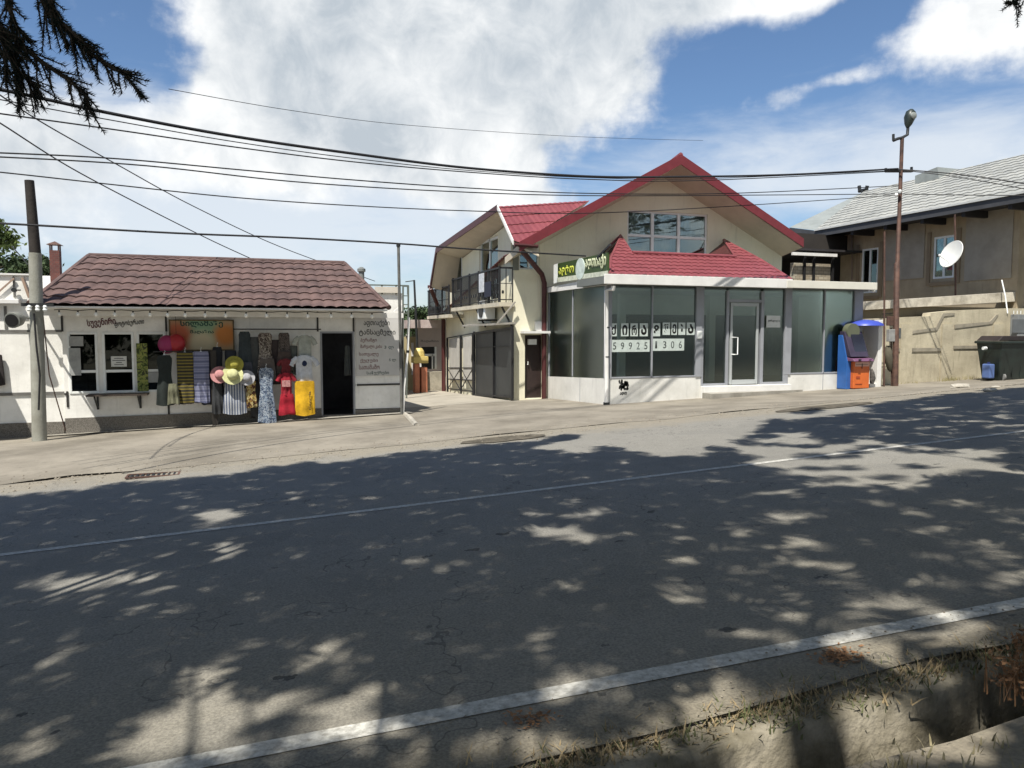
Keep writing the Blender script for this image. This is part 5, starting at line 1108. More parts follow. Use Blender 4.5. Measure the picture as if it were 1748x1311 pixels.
# brown upper house: its long wall runs back from the street
BUX = 23.2; EVX = 22.1
rh = thing('brown_house', (BUX, 20, 1), 'brown rendered upper house with pale corrugated tile roof behind the retaining wall', 'house')
brw = mat('brown_render', (.40, .33, .225), .9, .16, .9, .2, 30, col2=(.30, .245, .165), stain=.5)
Q = lambda px, py: P(px, py, u=BUX)
yF = Q(1443, 480).y; ez1 = P(1748, 318, u=EVX).z; ez0 = P(1392, 401, u=EVX).z; ezm = (ez1+ez0)/2; yE = P(1392, 401, u=EVX).y
ho = [(min(Q(x0, 440).y, Q(x1, 440).y), max(Q(x0, 440).y, Q(x1, 440).y), Q((x0+x1)/2, yb_).z, Q((x0+x1)/2, yt_).z) for x0, x1, yt_, yb_ in ((1471, 1499, 424, 500), (1593, 1629, 403, 475))]
build('wall', wall('x', BUX, .3, SN+.31, yF, -.5, ezm-.1, ho), brw, rh)
build('end_wall', MB().box(BUX+.001, BUX+8, yF, yF+.3, -.5, ezm), brw, rh)
build('street_wall', MB().box(BUX+.301, BUX+9, SN+.31, SN+.6, -.5, ezm), brw, rh)
for i, (y0, y1, z0, z1) in enumerate(ho):
    f = MB(); t = .07; f.box(BUX+.02, BUX+.1, y0, y0+t, z0, z1).box(BUX+.02, BUX+.1, y1-t, y1, z0, z1).box(BUX+.02, BUX+.1, y0+t, y1-t, z1-t, z1).box(BUX+.02, BUX+.1, y0+t, y1-t, z0, z0+t).box(BUX+.02, BUX+.1, (y0+y1)/2-.04, (y0+y1)/2+.04, z0+t, z1-t)
    w_n = build('window', f, pvc, rh); build('pane', MB().box(BUX+.05, BUX+.06, y0+t, y1-t, z0+t, z1-t), skyg, w_n)
    build('surround', MB().box(BUX-.04, BUX-.001, y0-.25, y0-.1, z0-.2, z1+.2).box(BUX-.04, BUX-.001, y1+.1, y1+.25, z0-.2, z1+.2).box(BUX-.05, BUX-.001, y0-.099, y1+.099, z0-.25, z0-.12), mat('brown_trim', (.26, .20, .13), .85, .1), w_n)
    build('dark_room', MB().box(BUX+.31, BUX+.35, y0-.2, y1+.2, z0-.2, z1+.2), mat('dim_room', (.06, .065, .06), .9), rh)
# wall panels
pn = MB()
for x0, x1, yt_, yb_ in ((1510, 1578, 372, 480), (1648, 1728, 345, 480)):
    y0, y1 = sorted((Q(x0, 440).y, Q(x1, 440).y)); pn.box(BUX-.03, BUX-.001, y0, y1, Q(x0, yb_).z, Q((x0+x1)/2, yt_).z)
build('panel', pn, mat('grey_brown_panel', (.36, .325, .265), .9, .12), rh)
gsh = bpy.data.materials.new('pale_tile_sheet'); 
sht = mat('pale_metal_roof', (.36, .36, .33), .5, .22, .7, .1, 20, col2=(.24, .245, .23), stain=.5)
E0 = Vector((EVX, 10.5, ezm)); E1 = Vector((EVX, yE, ezm)); RX = BUX+4.2; rz = P(1748, 264, u=RX).z
r0 = Vector((RX, 10.5, rz)); r1 = Vector((RX, P(1476, 334, u=RX).y, rz)); hp = P(1350, 386, u=BUX+1.5)
tmq = MB(); tiles([E0, E1, r1, r0], E0, E1, tmq, period=.36, course=.43, wave=.024, step=.026)
br_ = build('roof', tmq, sht, rh, smooth=True)
build('roof_end', MB().add([E1, r1, Vector((2*RX-EVX, yE, ezm)), P(1348, 388, n=yE+1.5)], [(0, 1, 2, 3)]), mat('grey_zinc_sheet', (.24, .26, .25), .6, .12, 2), rh, fix=False)
pz = P(1348, 388, n=yE+1.5); build('end_fascia', MB().prism([E1+Vector((0, 0, -.01)), pz+Vector((0, 0, -.01)), pz+Vector((0, 0, -.3)), E1+Vector((0, 0, -.3))], (.03, .05, 0)), mat('dark_grey_fascia', (.06, .062, .068), .6, .15), rh)
build('back_slope', MB().add([r0, r1, Vector((2*RX-EVX, yE, ezm)), Vector((2*RX-EVX, 10.5, ezm))], [(0, 1, 2, 3)]), sht, rh, fix=False)
build('fascia', MB().box(EVX-.03, EVX, 10.5, yE, ezm-.28, ezm-.02), mat('dark_grey_fascia', (.06, .062, .068), .6, .15), rh)
build('gutter_lip', MB().box(EVX-.08, EVX-.031, 10.5, yE, ezm-.03, ezm+.03), mat('bright_zinc', (.55, .56, .54), .4, .1), rh)
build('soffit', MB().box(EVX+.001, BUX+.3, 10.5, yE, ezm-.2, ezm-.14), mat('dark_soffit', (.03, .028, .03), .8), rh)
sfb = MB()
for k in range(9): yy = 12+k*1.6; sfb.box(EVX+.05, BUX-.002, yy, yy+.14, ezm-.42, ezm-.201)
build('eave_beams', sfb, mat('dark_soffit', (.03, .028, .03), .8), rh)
build('roof_box', MB().prism([P(1562, 300, u=RX-1), P(1600, 285, u=RX-1), P(1606, 330, u=RX-1), P(1562, 330, u=RX-1)], (1.2, 0, 0)), mat('grey_zinc_sheet', (.24, .26, .25), .6, .12, 2), rh)
c = P(1473, 334, u=RX); mb = MB().tube([c-Vector((0, 0, .2)), c+Vector((0, 0, .25))], .1, 8).tube([c+Vector((-.0, -.25, .25)), c+Vector((0, .25, .25))], .08, 8).tube([c+Vector((0, .2, .25)), c+Vector((0, .25, .5))], .08, 8).tube([c+Vector((0, -.2, .25)), c+Vector((0, -.25, .42))], .08, 8)
build('chimney_pipe', mb, dark, rh)
# terrace with block parapet between the houses
tr = thing('terrace', (20, 27, 2), 'dark covered terrace with pale block parapet and black posts behind the shop roof', 'terrace')
TN_ = 24.0; T = lambda px, py, n=TN_: P(px, py, n=n)
bl = bpy.data.materials.new('pale_blocks'); bl.use_nodes = True; t = bl.node_tree; bk_ = t.nodes.new('ShaderNodeTexBrick'); tcn = t.nodes.new('ShaderNodeTexCoord'); mp = t.nodes.new('ShaderNodeMapping'); mp.inputs['Rotation'].default_value = (R(90), 0, 0)
t.links.new(tcn.outputs['Object'], mp.inputs[0]); t.links.new(mp.outputs[0], bk_.inputs['Vector']); bk_.inputs['Scale'].default_value = 2.2; bk_.inputs['Color1'].default_value = (.42, .38, .29, 1); bk_.inputs['Color2'].default_value = (.30, .25, .18, 1); bk_.inputs['Mortar'].default_value = (.16, .14, .11, 1)
t.links.new(bk_.outputs[0], t.nodes['Principled BSDF'].inputs['Base Color']); t.nodes['Principled BSDF'].inputs['Roughness'].default_value = .95
build('parapet', MB().box(T(1355, 450).x, T(1418, 450).x, TN_, TN_+.2, .5, T(1380, 449).z), bl, tr)
build('floor', MB().box(T(1330, 450).x, BUX-.001, TN_+.2, 30, 1.4, 1.6), concrete, tr)
build('back_wall', MB().box(T(1325, 450).x, BUX+5, 27.5, 27.7, .5, ezm-.3), mat('terrace_void_shade', (.035, .03, .026), .9), tr)
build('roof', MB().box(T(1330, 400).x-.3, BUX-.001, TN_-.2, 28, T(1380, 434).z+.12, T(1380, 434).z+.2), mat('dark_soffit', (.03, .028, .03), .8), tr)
build('gutter', MB().box(T(1345, 434).x, T(1420, 434).x, TN_-.3, TN_-.2, T(1380, 438).z, T(1380, 433).z), white2, tr)
build('eave_void_shade', MB().box(T(1344, 400).x, BUX-.01, TN_+.6, TN_+.7, T(1380, 434).z+.21, ezm-.25), mat('terrace_void_shade', (.035, .03, .026), .9), tr)  # added dark panel standing for the shaded void under the eaves
po = MB()
for px in (1371, 1387, 1419): po.box(T(px, 450).x-.04, T(px, 450).x+.04, TN_-.12, TN_-.04, 1.2, T(px, 434).z+.12)
build('posts', po, blackm, tr)
# concrete beam ledge over the retaining wall
cb = MB(); a = P(1478, 522, u=BUX-.5); b = P(1748, 500, u=BUX-.5); cb.prism([Vector((BUX-.5, 12, b.z+.1)), Vector((BUX-.5, a.y, a.z-.1)), Vector((BUX-.5, a.y, a.z+.25)), Vector((BUX-.5, 12, b.z+.35))], (.5, 0, 0))
lo = P(1478, 515, n=SN+.35); hi = P(1748, 494, n=SN+.35)
cb = MB().prism([lo, hi+Vector((4, 0, .2)), hi+Vector((4, 0, -.15)), lo+Vector((0, 0, -.24))], (0, .5, 0))
build('ledge_beam', cb, mat('flaking_white_beam', (.52, .48, .40), .9, .35, 2.5, .5, 20, col2=(.28, .25, .2)), rh)
build('under_ledge', MB().box(lo.x, 40, SN+.7, SN+.8, zt-.6, lo.z-.1), brw, rh)
# satellite dish on a pipe
c = P(1625, 434, n=17.9); sd_ = thing('satellite_dish', P(1631, 500, n=17.9), 'white satellite dish on a thin pipe above the retaining wall', 'satellite dish')
ax_ = (-FH*.177-RT*.92+Vector((0, 0, .33))).normalized(); rr = .45
build('reflector', MB().lathe(c, [(.02, -.07), (rr*.5, -.05), (rr*.85, -.01), (rr, .03), (rr*.98, .045), (rr*.5, -.03), (.02, -.05)], 30, ax_), mat('dish_white', (.72, .72, .68), .5, .05), sd_, smooth=True)
build('arm', MB().tube([c-ax_*.05+Vector((0, 0, -rr*.7)), c+ax_*.45+Vector((0, 0, -.22))], .014, 6).ball(c+ax_*.47+Vector((0, 0, -.2)), .045, 8, 6), pvc, sd_)
build('pipe', MB().tube([P(1631, 512, n=18.0), P(1631, 440, n=18.0), P(1630, 366, n=18.0)], .028, 8), rust, sd_)
# thin posts
for px, y0, y1, lb in ((1457, 478, 396, 'slim grey pipe rising up the brown house wall beside its first window'),):
    o = thing('wall_pipe', Q(px, y0), lb, 'pipe'); build('pipe', MB().tube([Q(px, y0)-Vector((.08, 0, 0)), Q(px, y1)-Vector((.08, 0, 0))], .03, 6), mat('pinkish_pipe', (.25, .19, .16), .7), o)
o = thing('cable_conduit', q(1715, 540, SN-.02), 'pale crooked conduit at the top of the retaining wall near the grey cabinet', 'conduit'); build('pipe', MB().tube([q(1710, 478, SN+.3), q(1716, 505, SN+.1), q(1720, 535, SN-.03)], .02, 6), pvc, o)
# grey cabinet on the wall
gc = thing('wall_cabinet', q(1735, 575, SN-.1), 'grey metal cabinet on the retaining wall above the dumpster', 'cabinet')
build('case', MB().box(q(1724, 560).x, q(1775, 560).x, SN-.25, SN-.001, q(1735, 574).z, q(1735, 537).z), mat('cabinet_grey', (.24, .25, .25), .5, .12, 2), gc, bevel=.01)
build('vent_slats', MB().box(q(1728, 560, SN-.26).x, q(1770, 560, SN-.26).x, SN-.27, SN-.251, q(1735, 568, SN-.26).z, q(1735, 545, SN-.26).z), mat('cabinet_grille', (.14, .15, .155), .5, .2), gc)
sp_m = MB()
for k in range(9): x = q(1724+k*6, 536).x; sp_m.lathe((x, SN-.12, q(1735, 536).z), [(.012, 0), (.012, .1)], 6)
build('spikes', sp_m, pvc, gc)
# dumpster
DN = 15.6; d = lambda px, py, n=DN: P(px, py, n=n)
gd = G(d(1720, 650).x, DN)
dm = thing('dumpster', d(1715, 652), 'big dark green wheeled dumpster cut off by the right picture edge', 'dumpster')
xa, xb = d(1706, 600).x, d(1706, 600).x+1.5; zb0, zb1 = d(1710, 650).z, d(1710, 583).z
dgm = mat('dumpster_green', (.018, .028, .024), .45, .3, 2, .05, 20, col2=(.012, .015, .014))
bd_ = MB(); t0 = .13
bd_.add([(xa+t0, DN+.08, zb0), (xb-t0, DN+.08, zb0), (xb-t0, DN+.62, zb0), (xa+t0, DN+.62, zb0), (xa, DN-.06, zb1), (xb, DN-.06, zb1), (xb, DN+.75, zb1), (xa, DN+.75, zb1)], [(0, 3, 2, 1), (4, 5, 6, 7), (0, 1, 5, 4), (1, 2, 6, 5), (2, 3, 7, 6), (3, 0, 4, 7)])
build('body', bd_, dgm, dm, bevel=.03)
build('rim', MB().box(xa-.04, xb+.04, DN-.1, DN-.055, zb1-.06, zb1+.01).box(xa-.04, xa-.001, DN-.054, DN+.77, zb1-.06, zb1+.01), dgm, dm, bevel=.01)
build('lid', MB().prism([(xa, DN+.05, zb1+.015), (xa+.2, DN+.05, zb1+.16), (xb-.2, DN+.05, zb1+.16), (xb, DN+.05, zb1+.015)], (0, .7, 0)), mat('dumpster_lid', (.03, .022, .02), .5, .2, 3), dm, bevel=.02)
rbm = MB()
for k in range(4): x = xa+.3+k*.32; rbm.bar((x, DN-.0, zb1-.08), (x, DN+.07, zb0+.1), .04)
build('ribs', rbm, dgm, dm)
build('side_trunnion', MB().lathe((xa-.02, DN+.4, zb1-.2), [(.05, 0), (.05, .12)], 10, (-1, 0, 0)), pvc, dm)
for x in (xa+.3, xb-.3):
    wz_ = gd+.1; wh = build('wheel', MB().lathe((x-.03, DN+.1, wz_), [(.03, -.005), (.1, 0), (.1, .06), (.03, .065)], 16, (1, 0, 0)), mat('rubber_grey', (.25, .25, .24), .7, .2), dm, smooth=True)
    build('fork', MB().bar((x, DN+.1, wz_+.02), (x, DN+.14, zb0+.02), .05), dark, wh)
bc = thing('blue_canister', d(1684, 648, DN-.05), 'light blue plastic canister hanging low at the dumpster left side', 'canister')
cx0 = d(1684, 640, DN+.2).x; build('body', MB().box(cx0, cx0+.2, DN+.1, DN+.36, d(1684, 647).z, d(1684, 622).z), mat('blue_plastic', (.10, .16, .36), .4, .15, 3), bc, bevel=.03)
build('cap', MB().lathe((cx0+.1, DN+.23, d(1684, 622).z), [(.04, 0), (.04, .05)], 10), mat('navy_plastic', (.02, .03, .12), .4), bc)

# payment terminal
KN2 = 16.15; kq = lambda px, py, n=KN2: P(px, py, n=n)
gk = G(kq(1460, 660).x, KN2)
pt = thing('payment_terminal', (kq(1460, 660).x, KN2, gk), 'orange and blue payment terminal with slanted dark screen at the shop corner', 'terminal')
blu = mat('blue_plastic_panel', (.03, .12, .38), .4, .12, 2); ora = mat('orange_plastic_panel', (.62, .14, .03), .4, .12, 3); pur = mat('violet_plastic', (.17, .08, .15), .45, .2, 4)
x0, x1, x2 = kq(1450, 640).x, kq(1457, 640).x, kq(1484, 640).x
zA = gk; zB = kq(1460, 617).z; zC = kq(1460, 572).z; zD = kq(1460, 549).z; dp_ = .36
build('side_panel', MB().prism([(x0, KN2+.1, zA), (x0, KN2+dp_+.1, zA), (x0, KN2+dp_+.1, zC), (x0, KN2+.3, zC), (x0, KN2+.1, zB)], (x1-x0, 0, 0)), blu, pt, bevel=.01)
ob = build('front_box', MB().prism([(x1+.003, KN2, zA+.02), (x1+.003, KN2+dp_, zA+.02), (x1+.003, KN2+dp_, zB), (x1+.003, KN2, zB)], (x2-x1, 0, 0)), ora, pt, bevel=.015)
build('panel_trim', MB().box(x1+.04, x2-.03, KN2-.012, KN2-.001, zB-.14, zB-.02), mat('pale_pink_plastic', (.6, .36, .28), .5), ob)
build('lock_slot', MB().box((x1+x2)/2-.012, (x1+x2)/2+.012, KN2-.02, KN2-.013, zB-.2, zB-.06).box(x1+.06, x2-.06, KN2-.018, KN2-.013, zB-.09, zB-.08), dark, ob)
build('shelf', MB().prism([(x1-.12, KN2-.14, zB+.005), (x1-.12, KN2+.2, zB+.005), (x1-.12, KN2+.2, zB+.12), (x1-.12, KN2-.1, zB+.07)], (x2-x1+.14, 0, 0)), pur, pt, bevel=.01)
hd = build('screen_housing', MB().prism([(x0+.02, KN2-.02, zB+.125), (x0+.02, KN2+.42, zB+.125), (x0+.02, KN2+.42, zC+.1), (x0+.02, KN2+.26, zC+.1)], (x2-x0-.07, 0, 0)), mat('dark_violet_plastic', (.05, .04, .07), .4, .2, 4), pt, bevel=.01)
nrm = Vector((0, -.8, .35)).normalized(); 
build('screen', MB().prism([(x0+.2, KN2+.035, zB+.2), (x2-.08, KN2+.035, zB+.2), (x2-.08, KN2+.225, zC+.03), (x0+.2, KN2+.225, zC+.03)], nrm*.02), mat('screen_glass', (.02, .022, .035), .12, .05, spec=.8), hd)
build('sticker', MB().box(x1+.09, x1+.22, KN2-.012, KN2-.001, zA+.3, zA+.36).box(x1+.07, x1+.3, KN2-.012, KN2-.001, zA+.14, zA+.155), mat('dark_orange_sticker', (.35, .06, .02), .5), ob)
build('card_slot', MB().box(x2-.16, x2-.1, KN2-.165, KN2-.141, zB+.04, zB+.06).box(x1+.02, x1+.1, KN2-.165, KN2-.141, zB+.03, zB+.07), dark, pt)
hc = Vector(((x0+x2)/2-.06, KN2+.34, zC+.1)); build('round_top', MB().lathe(hc+Vector((0, -.06, 0)), [(.22, -.1), (.225, 0), (.22, .08)], 24, (0, -1, 0)), mat('olive_grey_plastic', (.12, .13, .085), .5, .1), pt, smooth=True)
# white booth with a blue canopy behind it
wbk = thing('white_booth', kq(1485, 660, 16.6), 'narrow white open booth with blue canopy right of the payment terminal', 'booth')
bn_ = 16.5; X = lambda px: P(px, 600, n=bn_).x; zbo = G(X(1490), bn_)
build('side_wall', MB().box(X(1494), X(1501), bn_-.1, bn_+.55, zbo, P(1490, 546, n=bn_).z), white2, wbk, bevel=.01)
build('back_wall', MB().box(X(1470), X(1494)-.002, bn_+.46, bn_+.5, zbo, P(1490, 548, n=bn_).z-.25), mat('cream_board', (.50, .46, .36), .7, .1), wbk)
build('base', MB().box(X(1482), X(1494)-.002, bn_-.1, bn_+.45, zbo, zbo+.1), white2, wbk)
cn = P(1478, 552, n=bn_)
build('canopy', MB().lathe((X(1479), bn_+.1, P(1480, 556, n=bn_).z), [(.5, 0), (.47, .06), (.35, .12), (.1, .17)], 24), mat('blue_canopy', (.05, .08, .42), .4, .1), wbk, smooth=True)
cl = MB(); cl.tube([P(1486, 655, n=bn_-.12), P(1489, 640, n=bn_-.12), P(1487, 628, n=bn_-.12), P(1484, 622, n=bn_-.12)], [.05, .08, .05, .03], 8)
o = build('rag_bundle', MB().tube([(0, 0, 0), (.03, 0, .15), (0, 0, .32), (-.03, 0, .42)], [.05, .08, .06, .03], 8), mat('black_white_rag', (.12, .11, .1), .9, .5, 14, col2=(.02, .02, .02)), loc=P(1488, 655, n=bn_-.14), smooth=True); tag(o, 'black and white bundled rag on the booth base beside the terminal', 'rag')
# posts with meter boxes
MN = 16.4; m_ = lambda px, py, n=MN: P(px, py, n=n)
mp2 = thing('meter_post', (m_(1522, 660).x, MN, G(m_(1522, 660).x, MN)), 'rusty meter post with small electricity boxes and a hanging olive sack', 'meter post')
gzm = G(m_(1522, 660).x, MN)
build('post', MB().tube([Vector((m_(1509, 660).x, MN, gzm)), m_(1510, 395)], .025, 8).tube([Vector((m_(1522, 660).x, MN, gzm)), m_(1521, 560)], .02, 8), rust, mp2)
build('meter_box', MB().box(m_(1511, 580).x, m_(1523, 580).x, MN-.14, MN-.03, m_(1515, 583).z, m_(1515, 562).z), mat('meter_grey', (.30, .30, .29), .4, .2, 8), mp2, bevel=.01)
build('meter_box', MB().box(m_(1524, 580).x, m_(1531, 580).x, MN-.14, MN-.03, m_(1527, 578).z, m_(1527, 560).z), mat('meter_dark', (.09, .1, .1), .4, .2, 8), mp2, bevel=.01)
build('meter_box', MB().box(m_(1511, 552).x, m_(1524, 552).x, MN-.1, MN-.03, m_(1515, 556).z, m_(1515, 540).z), rust, mp2, bevel=.008)
build('sack', MB().tube([m_(1516, 590), m_(1515, 600), m_(1517, 615), m_(1519, 630), m_(1520, 634)], [.05, .12, .11, .07, .03], 12), mat('olive_sack', (.10, .09, .065), .9, .15, 6), mp2, smooth=True)
build('cross_wires', MB().tube([m_(1505, 543), m_(1531, 541)], .01, 5).tube([m_(1505, 536), m_(1531, 534)], .01, 5), wirem, mp2)
# street light pole
LN = 16.3; l = lambda px, py, n=LN: P(px, py, n=n)
sp = thing('street_lamp', (l(1528, 662).x, LN, G(l(1528, 662).x, LN)), 'tall rusty street lamp pole with one oval lamp head on a forked top', 'street lamp')
bt_ = l(1528, 662); bt_.z = G(bt_.x, LN)-.05
build('pole', MB().tube([bt_, l(1531, 450), l(1532, 448), l(1540, 236)], [.085, .075, .055, .05], 12), rust, sp, smooth=True)
build('fork', MB().tube([l(1525, 240), l(1532, 237), l(1540, 235), l(1549, 230), l(1550, 216), l(1550, 210)], .04, 8).tube([l(1525, 240), l(1525, 229)], .035, 8), dark, sp, smooth=True)
hd_ = MB(); pa = l(1549, 218); pb2 = l(1556, 187); hd_.tube([pa, pa.lerp(pb2, .2), pa.lerp(pb2, .55), pa.lerp(pb2, .85), pb2], [.04, .1, .15, .13, .05], 14)
lh = build('lamp_head', hd_, mat('lamp_head_green', (.03, .04, .035), .4, .2, 5), sp, smooth=True)
build('lens', MB().lathe(pa.lerp(pb2, .6)+Vector((0, -.1, 0)), [(.1, 0), (.09, .05), (.04, .07)], 14, (0, -1, -.1)), mat('grey_lens', (.3, .32, .3), .2), lh, smooth=True)
build('crossarm', MB().bar(l(1512, 292), l(1557, 292), .07).bar(l(1512, 292), l(1512, 287), .05).bar(l(1556, 292), l(1556, 285), .05), dark, sp)
build('insulators', MB().lathe(l(1530, 336, LN-.1), [(.03, 0), (.05, .05), (.03, .1)], 8).lathe(l(1536, 330, LN-.1), [(.03, 0), (.05, .05), (.03, .1)], 8), pvc, sp)

# ------------------------------------------------------------------ overhead wires
def wire(pts, n0, n1, r, label):
    xs = [p[0] for p in pts]; X0, X1 = xs[0], xs[-1]; P3 = [P(px, py, n=n0+(n1-n0)*(px-X0)/(X1-X0)) for px, py in pts]
    out = []
    for i in range(len(P3)-1):
        a = P3[max(i-1, 0)]; b = P3[i]; c = P3[i+1]; d_ = P3[min(i+2, len(P3)-1)]
        for k in range(8):
            t = k/8; out.append(.5*((2*b)+(c-a)*t+(2*a-5*b+4*c-d_)*t*t+(3*b-a-3*c+d_)*t**3))
    out.append(P3[-1]); o = build('overhead_wire', MB().tube([p-out[0] for p in out], r, 5), wirem, loc=out[0]); tag(o, label, 'wire', 'overhead wires')
LNw = LN-.05
wire([(-200, 118), (0, 153), (200, 196), (400, 233), (600, 262), (800, 287), (1000, 301), (1150, 302), (1350, 298), (1533, 288)], 10, LNw, .024, 'thickest top cable sagging from the upper left to the street lamp crossarm')
wire([(-200, 130), (0, 170), (200, 207), (400, 242), (600, 270), (800, 291), (1000, 303), (1200, 305), (1533, 291)], 10.4, LNw, .008, 'thin wire running just under the thickest top cable')
wire([(-200, 165), (0, 194), (200, 222), (400, 251), (600, 276), (800, 294), (1000, 306), (1200, 308), (1533, 292)], 10.8, LNw, .011, 'second wire below the thickest top cable at the left edge')
wire([(-200, 255), (0, 261), (200, 271), (400, 289), (600, 307), (800, 321), (1000, 330), (1250, 330), (1534, 317)], 11, LNw, .011, 'upper wire of the middle pair above the mauve roof')
wire([(-200, 262), (0, 268), (250, 283), (500, 310), (750, 326), (1000, 334), (1300, 333), (1531, 331)], 11.4, LNw, .011, 'lower wire of the middle pair above the mauve roof')
wire([(-200, 275), (0, 294), (200, 316), (400, 337), (600, 351), (800, 360), (1000, 364), (1250, 352), (1531, 333)], 11.7, LNw, .010, 'lowest long wire crossing in front of the gable above its window')
wire([(-200, 371), (50, 384), (300, 398), (500, 406), (680, 416), (800, 425), (950, 434), (1000, 437)], 16, 19.5, .022, 'thick cable crossing the concrete pole and reaching the cream house')
wire([(-100, 150), (0, 210), (120, 286), (250, 355), (360, 410), (434, 444)], 11, 21, .012, 'dark diagonal wire dropping from the left edge behind the mauve roof')
wire([(-60, 120), (65, 205), (200, 281), (330, 352), (480, 422), (640, 480)], 12, 26, .012, 'greyer diagonal wire dropping beyond the mauve roof to the white block')
wire([(288, 152), (500, 189), (700, 214), (980, 233), (1200, 240)], 22, 40, .010, 'faint high wire against the big cloud')
wire([(1534, 289), (1620, 296), (1700, 306), (1800, 322)], LNw, 13, .016, 'upper cable leaving the street lamp towards the right edge')
wire([(1534, 290), (1640, 303), (1800, 332)], LNw+.1, 13.2, .012, 'slack cable just under the upper one right of the street lamp')
wire([(1534, 331), (1650, 333), (1800, 334)], LNw, 13.5, .012, 'level wire from the street lamp across the pale roof')
wire([(20, 420), (48, 452)], 18, 17.4, .012, 'short stub wire running down to the concrete pole')

# ------------------------------------------------------------------ trees
leafm = mat('cedar_needles', (.055, .085, .05), .75, .35, 6, spec=.2, col2=(.035, .055, .035))
_t = leafm.node_tree; _tr = _t.nodes.new('ShaderNodeBsdfTranslucent'); _tr.inputs[0].default_value = (.34, .34, .22, 1); _m = _t.nodes.new('ShaderNodeMixShader'); _m.inputs[0].default_value = .5
_o = [n_ for n_ in _t.nodes if n_.type == 'OUTPUT_MATERIAL'][0]; _b = _t.nodes['Principled BSDF']; _t.links.new(_b.outputs[0], _m.inputs[1]); _t.links.new(_tr.outputs[0], _m.inputs[2]); _t.links.new(_m.outputs[0], _o.inputs[0])
bark = mat('cedar_bark', (.07, .055, .042), .95, .4, 6, .8, 25, col2=(.03, .024, .02))
def inpoly(x, y, pl):
    r = False; n = len(pl)
    for i in range(n):
        x1, y1 = pl[i]; x2, y2 = pl[(i+1) % n]
        if (y1 > y) != (y2 > y) and x < (x2-x1)*(y-y1)/(y2-y1)+x1: r = not r
    return r
SPR = .15
GAPS = [([(870, 764), (985, 742), (1100, 722), (1240, 704), (1480, 690), (1500, 706), (1300, 714), (1280, 738), (1190, 760), (1215, 775), (1150, 785), (1040, 768), (960, 772)], 1.0),
        ([(1215, 752), (1330, 738), (1500, 752), (1748, 772), (1748, 806), (1610, 806), (1570, 838), (1400, 828), (1290, 800)], .88),
        ([(1490, 690), (1900, 670), (1900, 745), (1500, 745)], .30),
        ([(1240, 960), (1748, 880), (1748, 1030), (1480, 1090), (1200, 1090)], .38), ([(1100, 870), (1748, 850), (1748, 900), (1200, 980)], .22)]
ELL = [(390, 880, 60, 10), (400, 932, 65, 13), (150, 1005, 90, 20), (240, 990, 60, 18), (730, 960, 35, 9), (960, 880, 70, 10), (940, 912, 70, 9), (1190, 915, 80, 22), (1150, 1000, 50, 18), (560, 1105, 30, 18),
       (430, 1255, 110, 55), (570, 1215, 50, 32), (950, 1165, 45, 18), (1300, 960, 70, 18), (1420, 965, 70, 22), (1640, 910, 110, 25), (1400, 1070, 90, 26), (1540, 1090, 120, 28), (1250, 1185, 80, 34), (730, 1280, 90, 26), (60, 1290, 60, 26), (1650, 1135, 80, 28), (1180, 1250, 50, 25), (1400, 1190, 60, 22), (1620, 1300, 160, 34), (1500, 1215, 60, 40), (1330, 1290, 60, 30), (1690, 1190, 50, 40), (330, 1160, 30, 12), (900, 1265, 60, 30)]
def keep(T, rs):
    q_ = pix(T)
    if q_ is None: return .9
    x, y = q_; wob = noise.noise(Vector((x*.012, y*.03, 4)))
    for pl_, a in GAPS:
        if inpoly(x+wob*40, y+wob*14, pl_): return 1-a
    for cx, cy, rx, ry in ELL:
        gx = (.02 if cy < 1020 else .085)*(cy-568)/1.6; rx += gx; ry += gx*(cy-568)/F_PX
        if ((x-cx)/rx)**2+((y-cy)/ry)**2 < 1+wob*1.4: return .03
    if noise.noise(Vector((T.x*1.9, T.y*1.9, 9))) > (.66 if T.x < 4 else .47): return .3
    return 1
def inframe(p, mg=60):
    q_ = pix(p); return q_ is not None and -mg < q_[0] < 1748+mg and -mg-30 < q_[1] < 1311
trunks = [(-14, -1.5), (-7.5, -1.0), (-2.2, -2.6), (5, -2.2), (11.5, -1.0), (18.5, .5)]
tl = ['cedar left of the camera reaching over the road, second from the left', 'x', 'x', 'x', 'x', 'x']
tlab = ['roadside cedar farthest left, wholly above the left of the road', 'roadside cedar whose dark boughs hang into the top left of the sky', 'roadside cedar directly behind the viewer', 'roadside cedar just right behind the viewer', 'roadside cedar shading the right half of the road', 'roadside cedar farthest right by the dumpster side of the road']
rs = random.Random(11)
crowns = [MB() for _ in trunks]; pts_by = [[] for _ in trunks]
st = .192; u = -20.0; cnt = 0
